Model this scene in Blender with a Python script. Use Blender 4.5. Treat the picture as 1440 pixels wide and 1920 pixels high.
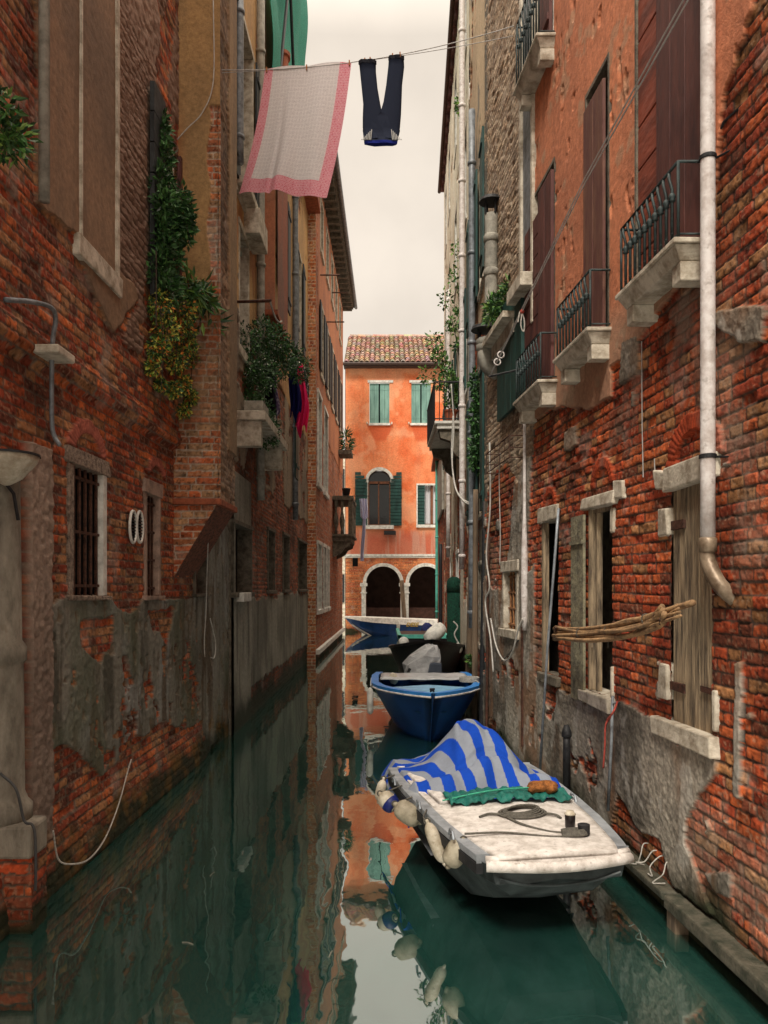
import bpy, math, random
import numpy as np
from mathutils import Vector, Matrix
random.seed(7)
R = math.radians
for o in list(bpy.data.objects): bpy.data.objects.remove(o)
scn = bpy.context.scene
COL = scn.collection

# ------------------------------------------------------------------ camera, sky, sun, exposure
F, CX, HY, CH = 1450.0, 720.0, 1100.0, 1.9        # focal px (1440x1920), principal x, horizon y, eye height
cam = bpy.data.cameras.new('camera'); camo = bpy.data.objects.new('camera', cam); COL.objects.link(camo)
cam.sensor_fit = 'VERTICAL'; cam.sensor_height = 36; cam.lens = 36*F/1920
cam.shift_y = (HY-960)/1920; cam.clip_end = 500; cam.clip_start = .05
camo.location = (0, 0, CH); camo.rotation_euler = (R(90), 0, 0)
scn.camera = camo
scn.render.resolution_x, scn.render.resolution_y = 768, 1024
SUN_EL, SUN_AZ = 50, 17          # from behind the camera, a little left
w = bpy.data.worlds.new('World'); scn.world = w; w.use_nodes = True
nt = w.node_tree; nt.nodes.clear()
N = nt.nodes.new; L = nt.links.new
out = N('ShaderNodeOutputWorld'); bg = N('ShaderNodeBackground'); L(bg.outputs[0], out.inputs[0])
sky = N('ShaderNodeTexSky'); sky.sky_type = 'NISHITA'; sky.sun_disc = False
sky.sun_elevation = R(SUN_EL); sky.sun_rotation = R(180+SUN_AZ)
# overcast layer: cream cloud, three times brighter overhead than at the horizon
tc = N('ShaderNodeTexCoord'); sx = N('ShaderNodeSeparateXYZ'); L(tc.outputs['Generated'], sx.inputs[0])
mr = N('ShaderNodeMapRange'); L(sx.outputs['Z'], mr.inputs[0]); mr.inputs[1].default_value = .58
mr.inputs[2].default_value = 1.0; mr.inputs[3].default_value = 7.2; mr.inputs[4].default_value = 44.0
cn = N('ShaderNodeTexNoise'); cn.inputs['Scale'].default_value = 7.0; cn.inputs['Detail'].default_value = 8
cr = N('ShaderNodeMapRange'); L(cn.outputs['Fac'], cr.inputs[0]); cr.inputs[1].default_value = .3
cr.inputs[2].default_value = .7; cr.inputs[3].default_value = .9; cr.inputs[4].default_value = 1.06
L(tc.outputs['Generated'], cn.inputs['Vector'])
mm = N('ShaderNodeMath'); mm.operation = 'MULTIPLY'; L(mr.outputs[0], mm.inputs[0]); L(cr.outputs[0], mm.inputs[1])
vm = N('ShaderNodeVectorMath'); vm.operation = 'SCALE'; vm.inputs[0].default_value = (1.0, .88, .74); L(mm.outputs[0], vm.inputs['Scale'])
mx = N('ShaderNodeMix'); mx.data_type = 'RGBA'; mx.inputs[0].default_value = .93
L(sky.outputs[0], mx.inputs[6]); L(vm.outputs[0], mx.inputs[7]); L(mx.outputs[2], bg.inputs['Color'])
bg.inputs['Strength'].default_value = .10
sl = bpy.data.lights.new('sun', 'SUN'); sl.energy = 2.4; sl.angle = R(12); sl.color = (1, .93, .82)
so = bpy.data.objects.new('sun', sl); COL.objects.link(so); so.location = (-3, -8, 14)
d = Vector((math.sin(R(SUN_AZ))*math.cos(R(SUN_EL)), math.cos(R(SUN_AZ))*math.cos(R(SUN_EL)), -math.sin(R(SUN_EL))))
so.rotation_euler = d.to_track_quat('-Z', 'Y').to_euler()
vs = scn.view_settings; vs.view_transform = 'Standard'; vs.look = 'None'; vs.exposure = 0.42; vs.gamma = 1
vs.use_curve_mapping = False
scn.render.engine = 'CYCLES'

# ------------------------------------------------------------------ helpers
def P3(px, py, Y): return np.array([(px-CX)*Y/F, Y, CH-(py-HY)*Y/F])
class Surf:
    """vertical plane: X = X0 + k*Y (u = Y) or, if Yc is given, Y = Yc (u = X)"""
    def __init__(s, X0=0, k=0, n=1, Yc=None): s.X0, s.k, s.n, s.Yc = X0, k, n, Yc
    def p(s, u, z, off=0):
        if s.Yc is not None: return (u, s.Yc-off, z)
        return (s.X0+s.k*u+s.n*off, u, z)
    def u(s, px, off=0):
        if s.Yc is not None: return (px-CX)*(s.Yc-off)/F
        return (s.X0+s.n*off)/((px-CX)/F-s.k)
    def uz(s, px, py, off=0):
        u = s.u(px, off); Y = (s.Yc-off) if s.Yc is not None else u
        return u, CH-(py-HY)*Y/F
    def pp(s, px, py, off=0):
        u, z = s.uz(px, py, off); return s.p(u, z, off)
    def rect(s, pa, yt, yb, pb, off=0):
        ua, zt = s.uz(pa, yt, off); _, zb = s.uz(pa, yb, off); ub = s.u(pb, off)
        return (min(ua, ub), max(ua, ub), zb, zt)
class MB:
    def __init__(s): s.v, s.f, s.c = [], [], []; s.col = None
    def add(s, vs, fs, col=None):
        b = len(s.v); s.v += [tuple(map(float, q)) for q in vs]; s.f += [tuple(b+i for i in q) for q in fs]
        s.c += [col or s.col or (1, 1, 1)]*len(vs); return s
    def hexa(s, p, col=None):   # 8 points: 4 bottom ccw, 4 top
        return s.add(p, [(3, 2, 1, 0), (4, 5, 6, 7), (0, 1, 5, 4), (1, 2, 6, 5), (2, 3, 7, 6), (3, 0, 4, 7)], col)
    def box(s, x0, x1, y0, y1, z0, z1, col=None):
        return s.hexa([(x0, y0, z0), (x1, y0, z0), (x1, y1, z0), (x0, y1, z0), (x0, y0, z1), (x1, y0, z1), (x1, y1, z1), (x0, y1, z1)], col)
    def sbox(s, S, u0, u1, z0, z1, o0, o1, col=None, j=0):
        r = lambda: random.uniform(-j, j)
        pts = [S.p(u+r(), z+r(), o+r()*.5) for z in (z0, z1) for (u, o) in ((u0, o0), (u1, o0), (u1, o1), (u0, o1))]
        return s.hexa(pts, col)
    def tube(s, pts, r, n=8, col=None, caps=True):
        pts = [Vector(p) for p in pts]; rs = r if hasattr(r, '__len__') else [r]*len(pts)
        rings = []; up = None
        for i, p in enumerate(pts):
            t = (pts[min(i+1, len(pts)-1)]-pts[max(i-1, 0)])
            if t.length < 1e-9: t = Vector((0, 0, 1))
            t.normalize()
            if up is None: up = t.orthogonal().normalized()
            up = (up-t*up.dot(t)); up = up.normalized() if up.length > 1e-6 else t.orthogonal().normalized()
            b = t.cross(up)
            rings.append([p+(up*math.cos(2*math.pi*k/n)+b*math.sin(2*math.pi*k/n))*rs[i] for k in range(n)])
        vs = [q for rg in rings for q in rg]; fs = []
        for i in range(len(rings)-1):
            for k in range(n): a = i*n+k; b2 = i*n+(k+1) % n; fs.append((a, b2, b2+n, a+n))
        if caps: fs += [tuple(range(n))[::-1], tuple((len(rings)-1)*n+k for k in range(n))]
        return s.add(vs, fs, col)
    def lathe(s, prof, c, axis=(0, 0, 1), n=16, col=None):
        ax = Vector(axis).normalized(); a = ax.orthogonal().normalized(); b = ax.cross(a); c = Vector(c)
        vs = [c+ax*h+(a*math.cos(2*math.pi*k/n)+b*math.sin(2*math.pi*k/n))*r for r, h in prof for k in range(n)]
        fs = [(i*n+k, i*n+(k+1) % n, (i+1)*n+(k+1) % n, (i+1)*n+k) for i in range(len(prof)-1) for k in range(n)]
        fs += [tuple(range(n))[::-1], tuple((len(prof)-1)*n+k for k in range(n))]
        return s.add(vs, fs, col)
    def grid(s, fn, nu, nv, col=None):
        vs = [fn(i/nu, j/nv) for j in range(nv+1) for i in range(nu+1)]
        fs = [(j*(nu+1)+i, j*(nu+1)+i+1, (j+1)*(nu+1)+i+1, (j+1)*(nu+1)+i) for j in range(nv) for i in range(nu)]
        return s.add(vs, fs, col)
    def build(s, name, mat, parent=None, smooth=False, bevel=0, solid=0, loc=None):
        me = bpy.data.meshes.new(name); me.from_pydata(s.v, [], s.f); me.update()
        ca = me.color_attributes.new('Col', 'FLOAT_COLOR', 'POINT')
        a = np.ones((len(s.v), 4), np.float32); a[:, :3] = np.array(s.c).reshape(-1, 3); ca.data.foreach_set('color', a.ravel())
        return link(name, me, mat, parent, smooth, bevel, solid)
def link(name, me, mat, parent=None, smooth=False, bevel=0, solid=0):
    o = bpy.data.objects.new(name, me); COL.objects.link(o); me.materials.append(mat)
    if smooth: me.shade_smooth()
    if parent is not None:
        o.parent = parent
        if parent.type == 'EMPTY': o.location = -parent.location
    if bevel:
        m = o.modifiers.new('b', 'BEVEL'); m.width = bevel; m.segments = 2; m.limit_method = 'ANGLE'
    if solid:
        m = o.modifiers.new('s', 'SOLIDIFY'); m.thickness = solid; m.offset = 0
    return o
def thing(name, label, cat, base=(0, 0, 0), group=None):
    o = bpy.data.objects.new(name, None); COL.objects.link(o); o.location = base; o.empty_display_size = .2
    return tag(o, label, cat, group)
def tag(o, label, cat=None, group=None, kind=None):
    if label: o['label'] = label
    if cat: o['category'] = cat
    if group: o['group'] = group
    if kind: o['kind'] = kind
    return o
def smoothpts(pts, n=8):
    pts = [np.array(p, float) for p in pts]; P = [2*pts[0]-pts[1]]+pts+[2*pts[-1]-pts[-2]]; o = []
    for i in range(1, len(P)-2):
        for k in range(n):
            t = k/n; a, b, c, d_ = P[i-1:i+3]
            o.append(.5*((2*b)+(c-a)*t+(2*a-5*b+4*c-d_)*t*t+(3*b-a-3*c+d_)*t**3))
    return o+[pts[-1]]

# ------------------------------------------------------------------ materials
def mat(name, col, rough=.75, var=.25, scale=8, bump=.3, bscale=None, metal=0, attr=False, spec=.35, trans=0, col2=None, dist=.01, stretch=(1, 1, 1), speck=0):
    m = bpy.data.materials.new(name); m.use_nodes = True; t = m.node_tree; b = t.nodes['Principled BSDF']
    n = t.nodes.new; l = t.links.new
    b.inputs['Roughness'].default_value = rough; b.inputs['Metallic'].default_value = metal
    b.inputs['Specular IOR Level'].default_value = spec
    tcn = n('ShaderNodeTexCoord'); mp = n('ShaderNodeMapping'); mp.inputs['Scale'].default_value = stretch
    l(tcn.outputs['Object'], mp.inputs[0])
    ns = n('ShaderNodeTexNoise'); ns.inputs['Scale'].default_value = scale; ns.inputs['Detail'].default_value = 8
    ns.inputs['Roughness'].default_value = .65; l(mp.outputs[0], ns.inputs['Vector'])
    if attr:
        at = n('ShaderNodeAttribute'); at.attribute_name = 'Col'
        mr_ = n('ShaderNodeMapRange'); mr_.inputs[1].default_value = .3; mr_.inputs[2].default_value = .7
        mr_.inputs[3].default_value = 1-var; mr_.inputs[4].default_value = 1+var; l(ns.outputs['Fac'], mr_.inputs[0])
        sc = n('ShaderNodeVectorMath'); sc.operation = 'SCALE'; l(at.outputs['Color'], sc.inputs[0]); l(mr_.outputs[0], sc.inputs['Scale'])
        l(sc.outputs[0], b.inputs['Base Color'])
    else:
        rp = n('ShaderNodeValToRGB'); c2 = col2 or tuple(c*(1-var*1.6) for c in col)
        rp.color_ramp.elements[0].position = .35; rp.color_ramp.elements[0].color = (*c2, 1)
        rp.color_ramp.elements[1].position = .6; rp.color_ramp.elements[1].color = (*col, 1)
        l(ns.outputs['Fac'], rp.inputs[0]); l(rp.outputs[0], b.inputs['Base Color'])
    if speck:
        n3 = n('ShaderNodeTexNoise'); n3.inputs['Scale'].default_value = speck; n3.inputs['Detail'].default_value = 3; l(tcn.outputs['Object'], n3.inputs['Vector'])
        r3_ = n('ShaderNodeMapRange'); r3_.inputs[1].default_value = .62; r3_.inputs[2].default_value = .70; r3_.inputs[3].default_value = 0; r3_.inputs[4].default_value = .4; l(n3.outputs['Fac'], r3_.inputs[0])
        m3_ = n('ShaderNodeMix'); m3_.data_type = 'RGBA'; l(r3_.outputs[0], m3_.inputs[0]); l(b.inputs['Base Color'].links[0].from_socket, m3_.inputs[6]); m3_.inputs[7].default_value = (.12, .09, .06, 1); l(m3_.outputs[2], b.inputs['Base Color'])
    if bump:
        n2 = n('ShaderNodeTexNoise'); n2.inputs['Scale'].default_value = bscale or scale*4; n2.inputs['Detail'].default_value = 6
        l(mp.outputs[0], n2.inputs['Vector'])
        bp = n('ShaderNodeBump'); bp.inputs['Strength'].default_value = bump; bp.inputs['Distance'].default_value = dist
        l(n2.outputs['Fac'], bp.inputs['Height']); l(bp.outputs[0], b.inputs['Normal'])
    if trans:
        b.inputs['Transmission Weight'].default_value = trans
    return m
M = {}
M['masonry'] = mat('weathered_masonry', (1, 1, 1), .88, .22, 28, .6, 90, attr=True, spec=.25, dist=.006)
M['stone'] = mat('istrian_stone', (.6, .54, .44), .8, .4, 9, .6, 50, spec=.3, dist=.008, col2=(.27, .22, .16))
M['stone_dark'] = mat('dirty_stone', (.17, .145, .11), .85, .4, 12, .7, 60, spec=.3, dist=.01)
M['roughstone'] = mat('pitted_stone', (.34, .26, .2), .9, .5, 30, 1.0, 70, spec=.2, col2=(.1, .075, .06), dist=.02)
M['pinkstone'] = mat('pinkish_stone', (.38, .26, .2), .85, .4, 12, .6, 50, col2=(.2, .14, .11))
M['stone_white'] = mat('white_stone', (.72, .7, .64), .7, .25, 9, .4, 40)
M['void'] = mat('painted_darkness', (.006, .006, .006), .9, .2, 3, 0, spec=.1)  # near-black colour paints the darkness inside openings
M['glass'] = mat('window_glass', (.012, .014, .015), .08, .2, 3, .05, 3, spec=.5)
M['iron'] = mat('rusty_iron', (.09, .035, .02), .7, .5, 30, .4, 90)
M['rustlight'] = mat('orange_rust', (.42, .2, .08), .9, .6, 30, .4, 90, col2=(.12, .05, .03))
M['iron_black'] = mat('black_iron', (.02, .02, .022), .6, .4, 20, .3, 80)
M['iron_green'] = mat('green_grey_iron', (.032, .05, .05), .6, .4, 18, .3, 80)
M['steel'] = mat('galvanised_steel', (.30, .33, .36), .5, .3, 15, .2, 60, metal=.3)
M['zinc'] = mat('zinc_pipe', (.22, .24, .26), .5, .35, 12, .2, 60, metal=.2)
M['column'] = mat('grimy_column', (.27, .24, .19), .85, .5, 7, .5, 50, col2=(.1, .085, .065), speck=18, stretch=(1, 1, .4))
M['whitepipe'] = mat('white_painted_pipe', (.68, .64, .62), .5, .3, 14, .3, 60, col2=(.45, .39, .36), speck=22)
M['cement'] = mat('grey_cement_pipe', (.34, .32, .27), .8, .3, 10, .4, 60)
M['brownwood'] = mat('maroon_shutter_wood', (.12, .04, .032), .65, .6, 9, .8, 30, col2=(.05, .018, .018), stretch=(1, 1, .25), dist=.008)
M['wornwood'] = mat('peeling_maroon_wood', (.11, .04, .034), .7, .6, 16, .8, 40, col2=(.17, .08, .05), stretch=(1, 1, .2), dist=.008)
M['redwood'] = mat('red_brown_boards', (.26, .06, .032), .65, .6, 7, .8, 25, col2=(.09, .025, .018), stretch=(1, .3, 1), dist=.008)
M['oldwood'] = mat('bare_grey_wood', (.36, .27, .17), .9, .6, 22, 1.0, 60, col2=(.06, .045, .032), stretch=(1, 1, .12), dist=.015)
M['polewood'] = mat('mooring_pole_wood', (.20, .14, .09), .9, .5, 10, .8, 30, col2=(.07, .05, .035), stretch=(1, 1, .15), dist=.01)
M['greenwood'] = mat('dark_green_shutter', (.014, .06, .052), .55, .35, 7, .3, 30, stretch=(1, 1, .3))
M['paleshutter'] = mat('pale_green_shutter', (.20, .36, .31), .7, .35, 5, .4, 20, col2=(.11, .22, .19), stretch=(1, 1, .2))
M['blackshutter'] = mat('charcoal_shutter', (.026, .03, .032), .6, .4, 8, .3, 30)
M['frameb'] = mat('brown_window_frame', (.2, .075, .035), .5, .3, 8, .2)
M['leaf'] = mat('leaves', (1, 1, 1), .55, .25, 20, 0, attr=True, spec=.4)
M['bark'] = mat('bark', (.07, .05, .035), .9, .4, 20, .6)
M['tile'] = mat('roof_tiles', (1, 1, 1), .85, .3, 14, .5, 60, attr=True)
M['cloth'] = mat('cloth', (1, 1, 1), .9, .06, 40, .25, 200, attr=True, spec=.1, dist=.003)
M['rope'] = mat('weathered_rope', (.13, .12, .10), .9, .3, 60, .6, 200)
M['ropewhite'] = mat('pale_rope', (.5, .47, .42), .9, .3, 60, .5, 200)
M['ropegreen'] = mat('green_cord', (.06, .4, .25), .8, .2, 60, .3)
M['ropered'] = mat('red_rope', (.42, .07, .05), .9, .3, 60, .5, 200)
M['cable'] = mat('pale_cable', (.5, .48, .44), .6, .2, 20, .1)
M['cabledark'] = mat('dark_cable', (.06, .06, .06), .6, .2, 20, .1)
M['wire'] = mat('clothesline_wire', (.4, .38, .36), .5, .2, 20, 0)
M['boatwhite'] = mat('weathered_white_boat_paint', (.68, .64, .6), .6, .3, 14, .3, 60, col2=(.42, .38, .34), speck=40)
M['boatgrey'] = mat('grey_boat_paint', (.3, .32, .34), .6, .3, 6, .2, 40)
M['boathull'] = mat('dark_grey_hull', (.055, .07, .072), .5, .5, 5, .2, 30)
M['rubber'] = mat('black_rubber', (.018, .018, .02), .6, .3, 12, .2, 60)
M['blue'] = mat('blue_hull_paint', (.008, .06, .23), .3, .25, 3, .05, 20, spec=.5)
M['bluelight'] = mat('pale_blue_deck', (.2, .42, .62), .5, .2, 6, .1)
M['bluemid'] = mat('bright_blue_gunwale', (.03, .22, .6), .4, .15, 6, .05)
M['blackhull'] = mat('black_hull', (.012, .011, .012), .45, .3, 8, .2)
M['teal'] = mat('turquoise_paint', (.12, .5, .4), .5, .2, 8, .1)
M['greentarp'] = mat('green_tarp', (.01, .14, .11), .6, .3, 12, .5, 30, dist=.02)
M['rag'] = mat('orange_brown_sponge', (.35, .13, .035), 1, .5, 18, 1, 40, dist=.03)
M['fender'] = mat('dirty_white_fender', (.55, .5, .4), .6, .5, 9, .3, 40, col2=(.27, .22, .15), speck=30)
M['fenderdirty'] = mat('brown_stained_fender', (.36, .32, .24), .6, .5, 7, .3, 40, col2=(.12, .1, .06))
M['fenderblue'] = mat('navy_fender', (.01, .02, .16), .5, .4, 7, .2)
M['plastic'] = mat('cloudy_plastic_bag', (.42, .42, .42), .35, .2, 6, .6, 9, spec=.5, dist=.05)
M['motor'] = mat('motor_grey', (.05, .06, .08), .4, .2, 6, .1)
M['terracotta'] = mat('terracotta', (.33, .09, .04), .85, .3, 12, .3)
M['yellow'] = mat('yellow_lettering', (.6, .42, .08), .6, .1, 8, 0)
M['netgreen'] = mat('green_netting', (.01, .36, .24), .7, .5, 60, .8, 120, dist=.02, stretch=(1, 1, 3))
M['brush'] = mat('dark_green_mesh_wrap', (.006, .06, .036), .95, .5, 40, 1, 80, dist=.03)
M['navy'] = mat('navy_cloth', (.02, .03, .13), .9, .3, 10, .5)
M['cane'] = mat('cane_sticks', (.38, .23, .11), .85, .5, 16, .6, 50, col2=(.15, .09, .05))
M['gold'] = mat('brass', (.35, .2, .05), .5, .2, 10, 0, metal=.4)
M['beer'] = mat('dark_can', (.02, .015, .015), .35, .3, 30, 0)

# ------------------------------------------------------------------ numpy noise and masonry
def hsh(a, b, s): v = np.sin(a*12.9898+b*78.233+s*37.719)*43758.5453; return v-np.floor(v)
def vn(x, y, s=0):
    xi, yi = np.floor(x), np.floor(y); fx, fy = x-xi, y-yi; fx = fx*fx*(3-2*fx); fy = fy*fy*(3-2*fy)
    a, b, c, d_ = hsh(xi, yi, s), hsh(xi+1, yi, s), hsh(xi, yi+1, s), hsh(xi+1, yi+1, s)
    return (a+(b-a)*fx)*(1-fy)+(c+(d_-c)*fx)*fy
def fbm(x, y, s=0, o=4):
    r = 0; a = .5; t = 0
    for i in range(o): r = r+a*vn(x*2**i, y*2**i, s+i*1.7); t += a; a *= .55
    return r/t
def sst(a, b, x): t = np.clip((x-a)/(b-a), 0, 1); return t*t*(3-2*t)
def inpoly(u, z, poly):
    r = np.zeros(u.shape, bool); n = len(poly)
    for i in range(n):
        x1, y1 = poly[i]; x2, y2 = poly[(i+1) % n]
        if y1 == y2: continue
        c = ((y1 > z) != (y2 > z)) & (u < (x2-x1)*(z-y1)/(y2-y1)+x1); r ^= c
    return r
def bricks(u, z, seed, course=.064, Lb=.25, joint=.010, rough=1.0):
    uw = u+.012*(vn(u*2.3, z*2.9, seed+5)-.5)+.007*(vn(u*34, z*34, seed+6)-.5)*rough
    zw = z+.022*(vn(u*1.3, z*.9, seed+7)-.5)+.0065*(vn(u*30, z*30, seed+8)-.5)*rough
    row = np.floor(zw/course); fz = zw/course-row
    uu = (uw+hsh(row, row*0+3, seed)*Lb)/Lb; c = np.floor(uu); fu = uu-c
    half = hsh(c, row, seed+1) < .45; c2 = np.where(half, np.where(fu < .5, 0, 1), 0); fl = np.where(half, (fu*2) % 1, fu)
    ln = np.where(half, Lb/2, Lb)
    cc = c*2+c2
    d_ = np.minimum(np.minimum(fl, 1-fl)*ln*1.15, np.minimum(fz, 1-fz)*course)
    m = sst(joint*.42, joint*.78, d_)
    return m, hsh(cc, row, seed+2), hsh(cc, row, seed+3), hsh(cc, row, seed+4)
def lerp(a, b, m): return a+(b-a)*m[..., None]
def A3(*c): return np.array(c, np.float32)
RED = [A3(.46, .078, .026), A3(.54, .12, .036), A3(.36, .058, .023), A3(.48, .095, .03), A3(.44, .2, .08), A3(.24, .065, .032)]
def brickpaint(u, z, seed, pal=RED, mortar=(.15, .105, .075), dirt=.5, course=.064, joint=.010, rough=1.0, eros=1.0, Lb=.25):
    m, r1, r2, r3 = bricks(u, z, seed, course, Lb, joint, rough)
    col = np.zeros(u.shape+(3,)); n = len(pal); idx = np.minimum((r1*n).astype(int), n-1)
    col = np.stack(pal)[idx]; col = col*(.75+.5*r2)[..., None]
    g = fbm(u*34, z*34, seed+11, 3); col = col*(.35+1.3*g)[..., None]
    sp = sst(.72, .8, vn(u*60, z*60, seed+12)); col = lerp(col, A3(.5, .34, .22)*np.ones_like(col), sp*.4); sq = sst(.76, .82, vn(u*48, z*48, seed+19)); col = col*(1-.6*sq)[..., None]
    mo = A3(*mortar)*(.6+.8*vn(u*40, z*40, seed+13))[..., None]
    col = col*m[..., None]+mo*(1-m)[..., None]
    er = sst(.5, .8, fbm(u*1.4, z*1.4, seed+14, 3))*eros
    h = m*(.008+.007*(r2-.3)+er*.014*(r3-.5))+.006*(g-.5)*m*(1+er)+.006*(1-m)*vn(u*30, z*30, seed)
    h = h+.0035*(vn(u*85, z*85, seed+21)-.5)*m
    h = np.where((r3 > .95) & (eros > 0), h-.016*m, h)
    dk = sst(.48, .72, fbm(u*.9, z*.7, seed+15, 4))
    col = col*(1-dirt*.55*dk)[..., None]
    st = sst(.55, .75, fbm(u*6, z*.7, seed+16, 3)); col = col*(1-dirt*.35*st)[..., None]
    ef = sst(.62, .8, fbm(u*3, z*3, seed+17, 4)); col = lerp(col, A3(.42, .34, .28)*np.ones_like(col), ef*.35)
    return col, h
def plaster(u, z, seed, base, dark, rough=.004, streak=.5, patch=.6):
    n1 = fbm(u*1.1, z*.9, seed, 5); n2 = fbm(u*9, z*.8, seed+2, 4); n3 = fbm(u*30, z*30, seed+3, 3)
    col = lerp(A3(*base)*np.ones(u.shape+(3,)), A3(*dark)*np.ones(u.shape+(3,)), sst(.35, .72, n1)*patch)
    col = lerp(col, A3(*dark)*np.ones_like(col), sst(.5, .75, n2)*streak)
    col = col*(.78+.44*n3)[..., None]
    return col, .03+(n3-.5)*rough+.012*(n1-.5)
def put(col, h, mask, c2, h2): return np.where(mask[..., None], c2, col), np.where(mask, h2, h)
def jig(u, z, seed, a=.1): return u+a*(fbm(u*3.5, z*3.5, seed, 5)-.5)*2, z+a*(fbm(u*3.5, z*3.5, seed+9, 5)-.5)*2
def edge_shade(m): return m
def algae(u, z, col, seed, top=.55):
    a = sst(top, 0.0, z+.5*(fbm(u*2, z*2, seed, 4)-.5)); c = lerp(col*.6, A3(.016, .024, .010)*np.ones_like(col), np.clip(a*1.2, 0, .93))
    return lerp(col, c, np.clip(a*1.4, 0, 1))
def sheet(name, S, us, zs, paint, m=None, parent=None, holes=(), mask=None, label=None):
    us, zs = np.asarray(us, float), np.asarray(zs, float)
    U, Z = np.meshgrid(us, zs); col, h = paint(U, Z)
    if S.Yc is not None: X, Y = U, S.Yc-h
    else: X, Y = S.X0+S.k*U+S.n*h, U
    nv, nu = U.shape; co = np.stack([X, Y, Z], -1).reshape(-1, 3).astype(np.float32)
    uc, zc = np.meshgrid((us[1:]+us[:-1])/2, (zs[1:]+zs[:-1])/2); keep = np.ones(uc.shape, bool)
    for (a, b, c, d_) in holes: keep &= ~((uc > a) & (uc < b) & (zc > c) & (zc < d_))
    if mask is not None: keep &= mask(uc, zc)
    i = np.arange(nv*nu).reshape(nv, nu); q = np.stack([i[:-1, :-1], i[:-1, 1:], i[1:, 1:], i[1:, :-1]], -1)[keep]
    flip = (S.n < 0) if S.Yc is None else False
    if S.Yc is None and not flip: q = q[:, ::-1]
    if S.Yc is None and flip: pass
    me = bpy.data.meshes.new(name); me.vertices.add(len(co)); me.vertices.foreach_set('co', co.ravel())
    nq = len(q); me.loops.add(nq*4); me.loops.foreach_set('vertex_index', q.ravel().astype(np.int32))
    me.polygons.add(nq); me.polygons.foreach_set('loop_start', np.arange(0, nq*4, 4, dtype=np.int32))
    me.polygons.foreach_set('loop_total', np.full(nq, 4, np.int32)); me.update(calc_edges=True)
    ca = me.color_attributes.new('Col', 'FLOAT_COLOR', 'POINT'); a = np.ones((len(co), 4), np.float32)
    a[:, :3] = np.clip(col.reshape(-1, 3), .001, .95); ca.data.foreach_set('color', a.ravel())
    return link(name, me, m or M['masonry'], parent)
def usamp(X0, y0, y1, lo=.009, hi=.03, k=.8, far=None):
    o = [y0]; y = y0
    while y < y1: y += min(max(y*y/(abs(X0)*773)*k, lo), hi) if (far is None or y > far) else .08; o.append(min(y, y1))
    return np.array(o)

# ------------------------------------------------------------------ wall planes
SR = Surf(2.01, -.076, -1)           # right bank, near
SL = Surf(-2.215, .02, 1)            # left bank, near
SL2 = Surf(-1.95, 0, 1)              # left bank, ochre house
SL3 = Surf(-1.962, .0114, 1)         # left bank, far brick house
SC = Surf(.99, .036, -1)             # right bank, far houses
YO = 32.5
SO = Surf(Yc=YO)                     # house at the end
def poly(S, pts): return [S.uz(*p) for p in pts]

# ------------------------------------------------------------------ windows, shutters
def reveal(parent, S, r, fw, depth=.16, m='stone', name='window_frame', lintel=None, sill=None, proud=.035, back='void', jit=.006):
    """window part: frame (jambs, lintel, sill) with the pane behind"""
    u0, u1, z0, z1 = r; b = MB(); lt = fw if lintel is None else lintel; sh = fw if sill is None else sill
    b.sbox(S, u0-fw, u0, z0, z1, -depth, proud, j=jit); b.sbox(S, u1, u1+fw, z0, z1, -depth, proud, j=jit)
    b.sbox(S, u0-fw-.03, u1+fw+.03, z1, z1+lt, -depth, proud+.012, j=jit)
    b.sbox(S, u0-fw-.04, u1+fw+.04, z0-sh, z0, -depth, proud+.03, j=jit)
    w_ = b.build('window', M[m], parent, bevel=.006)
    q = MB(); q.sbox(S, u0-.01, u1+.01, z0-.01, z1+.01, -depth-.02, -depth+.02); q.build('pane', M[back], w_)  # a void pane is a black sheet standing in for the unlit room
    return w_
def hole(r, e=.0): return (r[0]-e, r[1]+e, r[2]-e, r[3]+e)
def boards(b, S, u0, u1, z0, z1, o0, o1, n=3, gap=.004, vertical=True, j=.002):
    for i in range(n):
        if vertical: a, c = u0+(u1-u0)*i/n+gap/2, u0+(u1-u0)*(i+1)/n-gap/2; b.sbox(S, a, c, z0, z1, o0, o1, j=j)
        else: a, c = z0+(z1-z0)*i/n+gap/2, z0+(z1-z0)*(i+1)/n-gap/2; b.sbox(S, u0, u1, a, c, o0, o1, j=j)
def shutter(parent, S, u0, u1, z0, z1, o0, m, n=3, batt=3, vertical=True, name='shutter', label=None, gap=.005, th=.03):
    b = MB(); boards(b, S, u0, u1, z0, z1, o0, o0+th, n, gap, vertical)
    if batt:
        for i in range(batt):
            zc = z0+(z1-z0)*(.1+.8*i/max(batt-1, 1)); b.sbox(S, u0+.003, u1-.003, zc-.03, zc+.03, o0+th, o0+th+.018)
    o = b.build(name, M[m], parent, bevel=.003)
    if label: o['label'] = label
    return o
def bars(parent, S, r, n, off=-.05, rad=.008, m='iron', cross=3, name='window_bars'):
    u0, u1, z0, z1 = r; b = MB()
    for i in range(n):
        u = u0+(u1-u0)*(i+.5)/n; b.tube([S.p(u+random.uniform(-.004, .004), z0, off), S.p(u, z1, off)], rad, 6)
    for i in range(cross):
        z = z0+(z1-z0)*(.08+.84*i/max(1, cross-1)); b.sbox(S, u0, u1, z-.01, z+.01, off-.012, off+.012)
    return b.build(name, M[m], parent)
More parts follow.
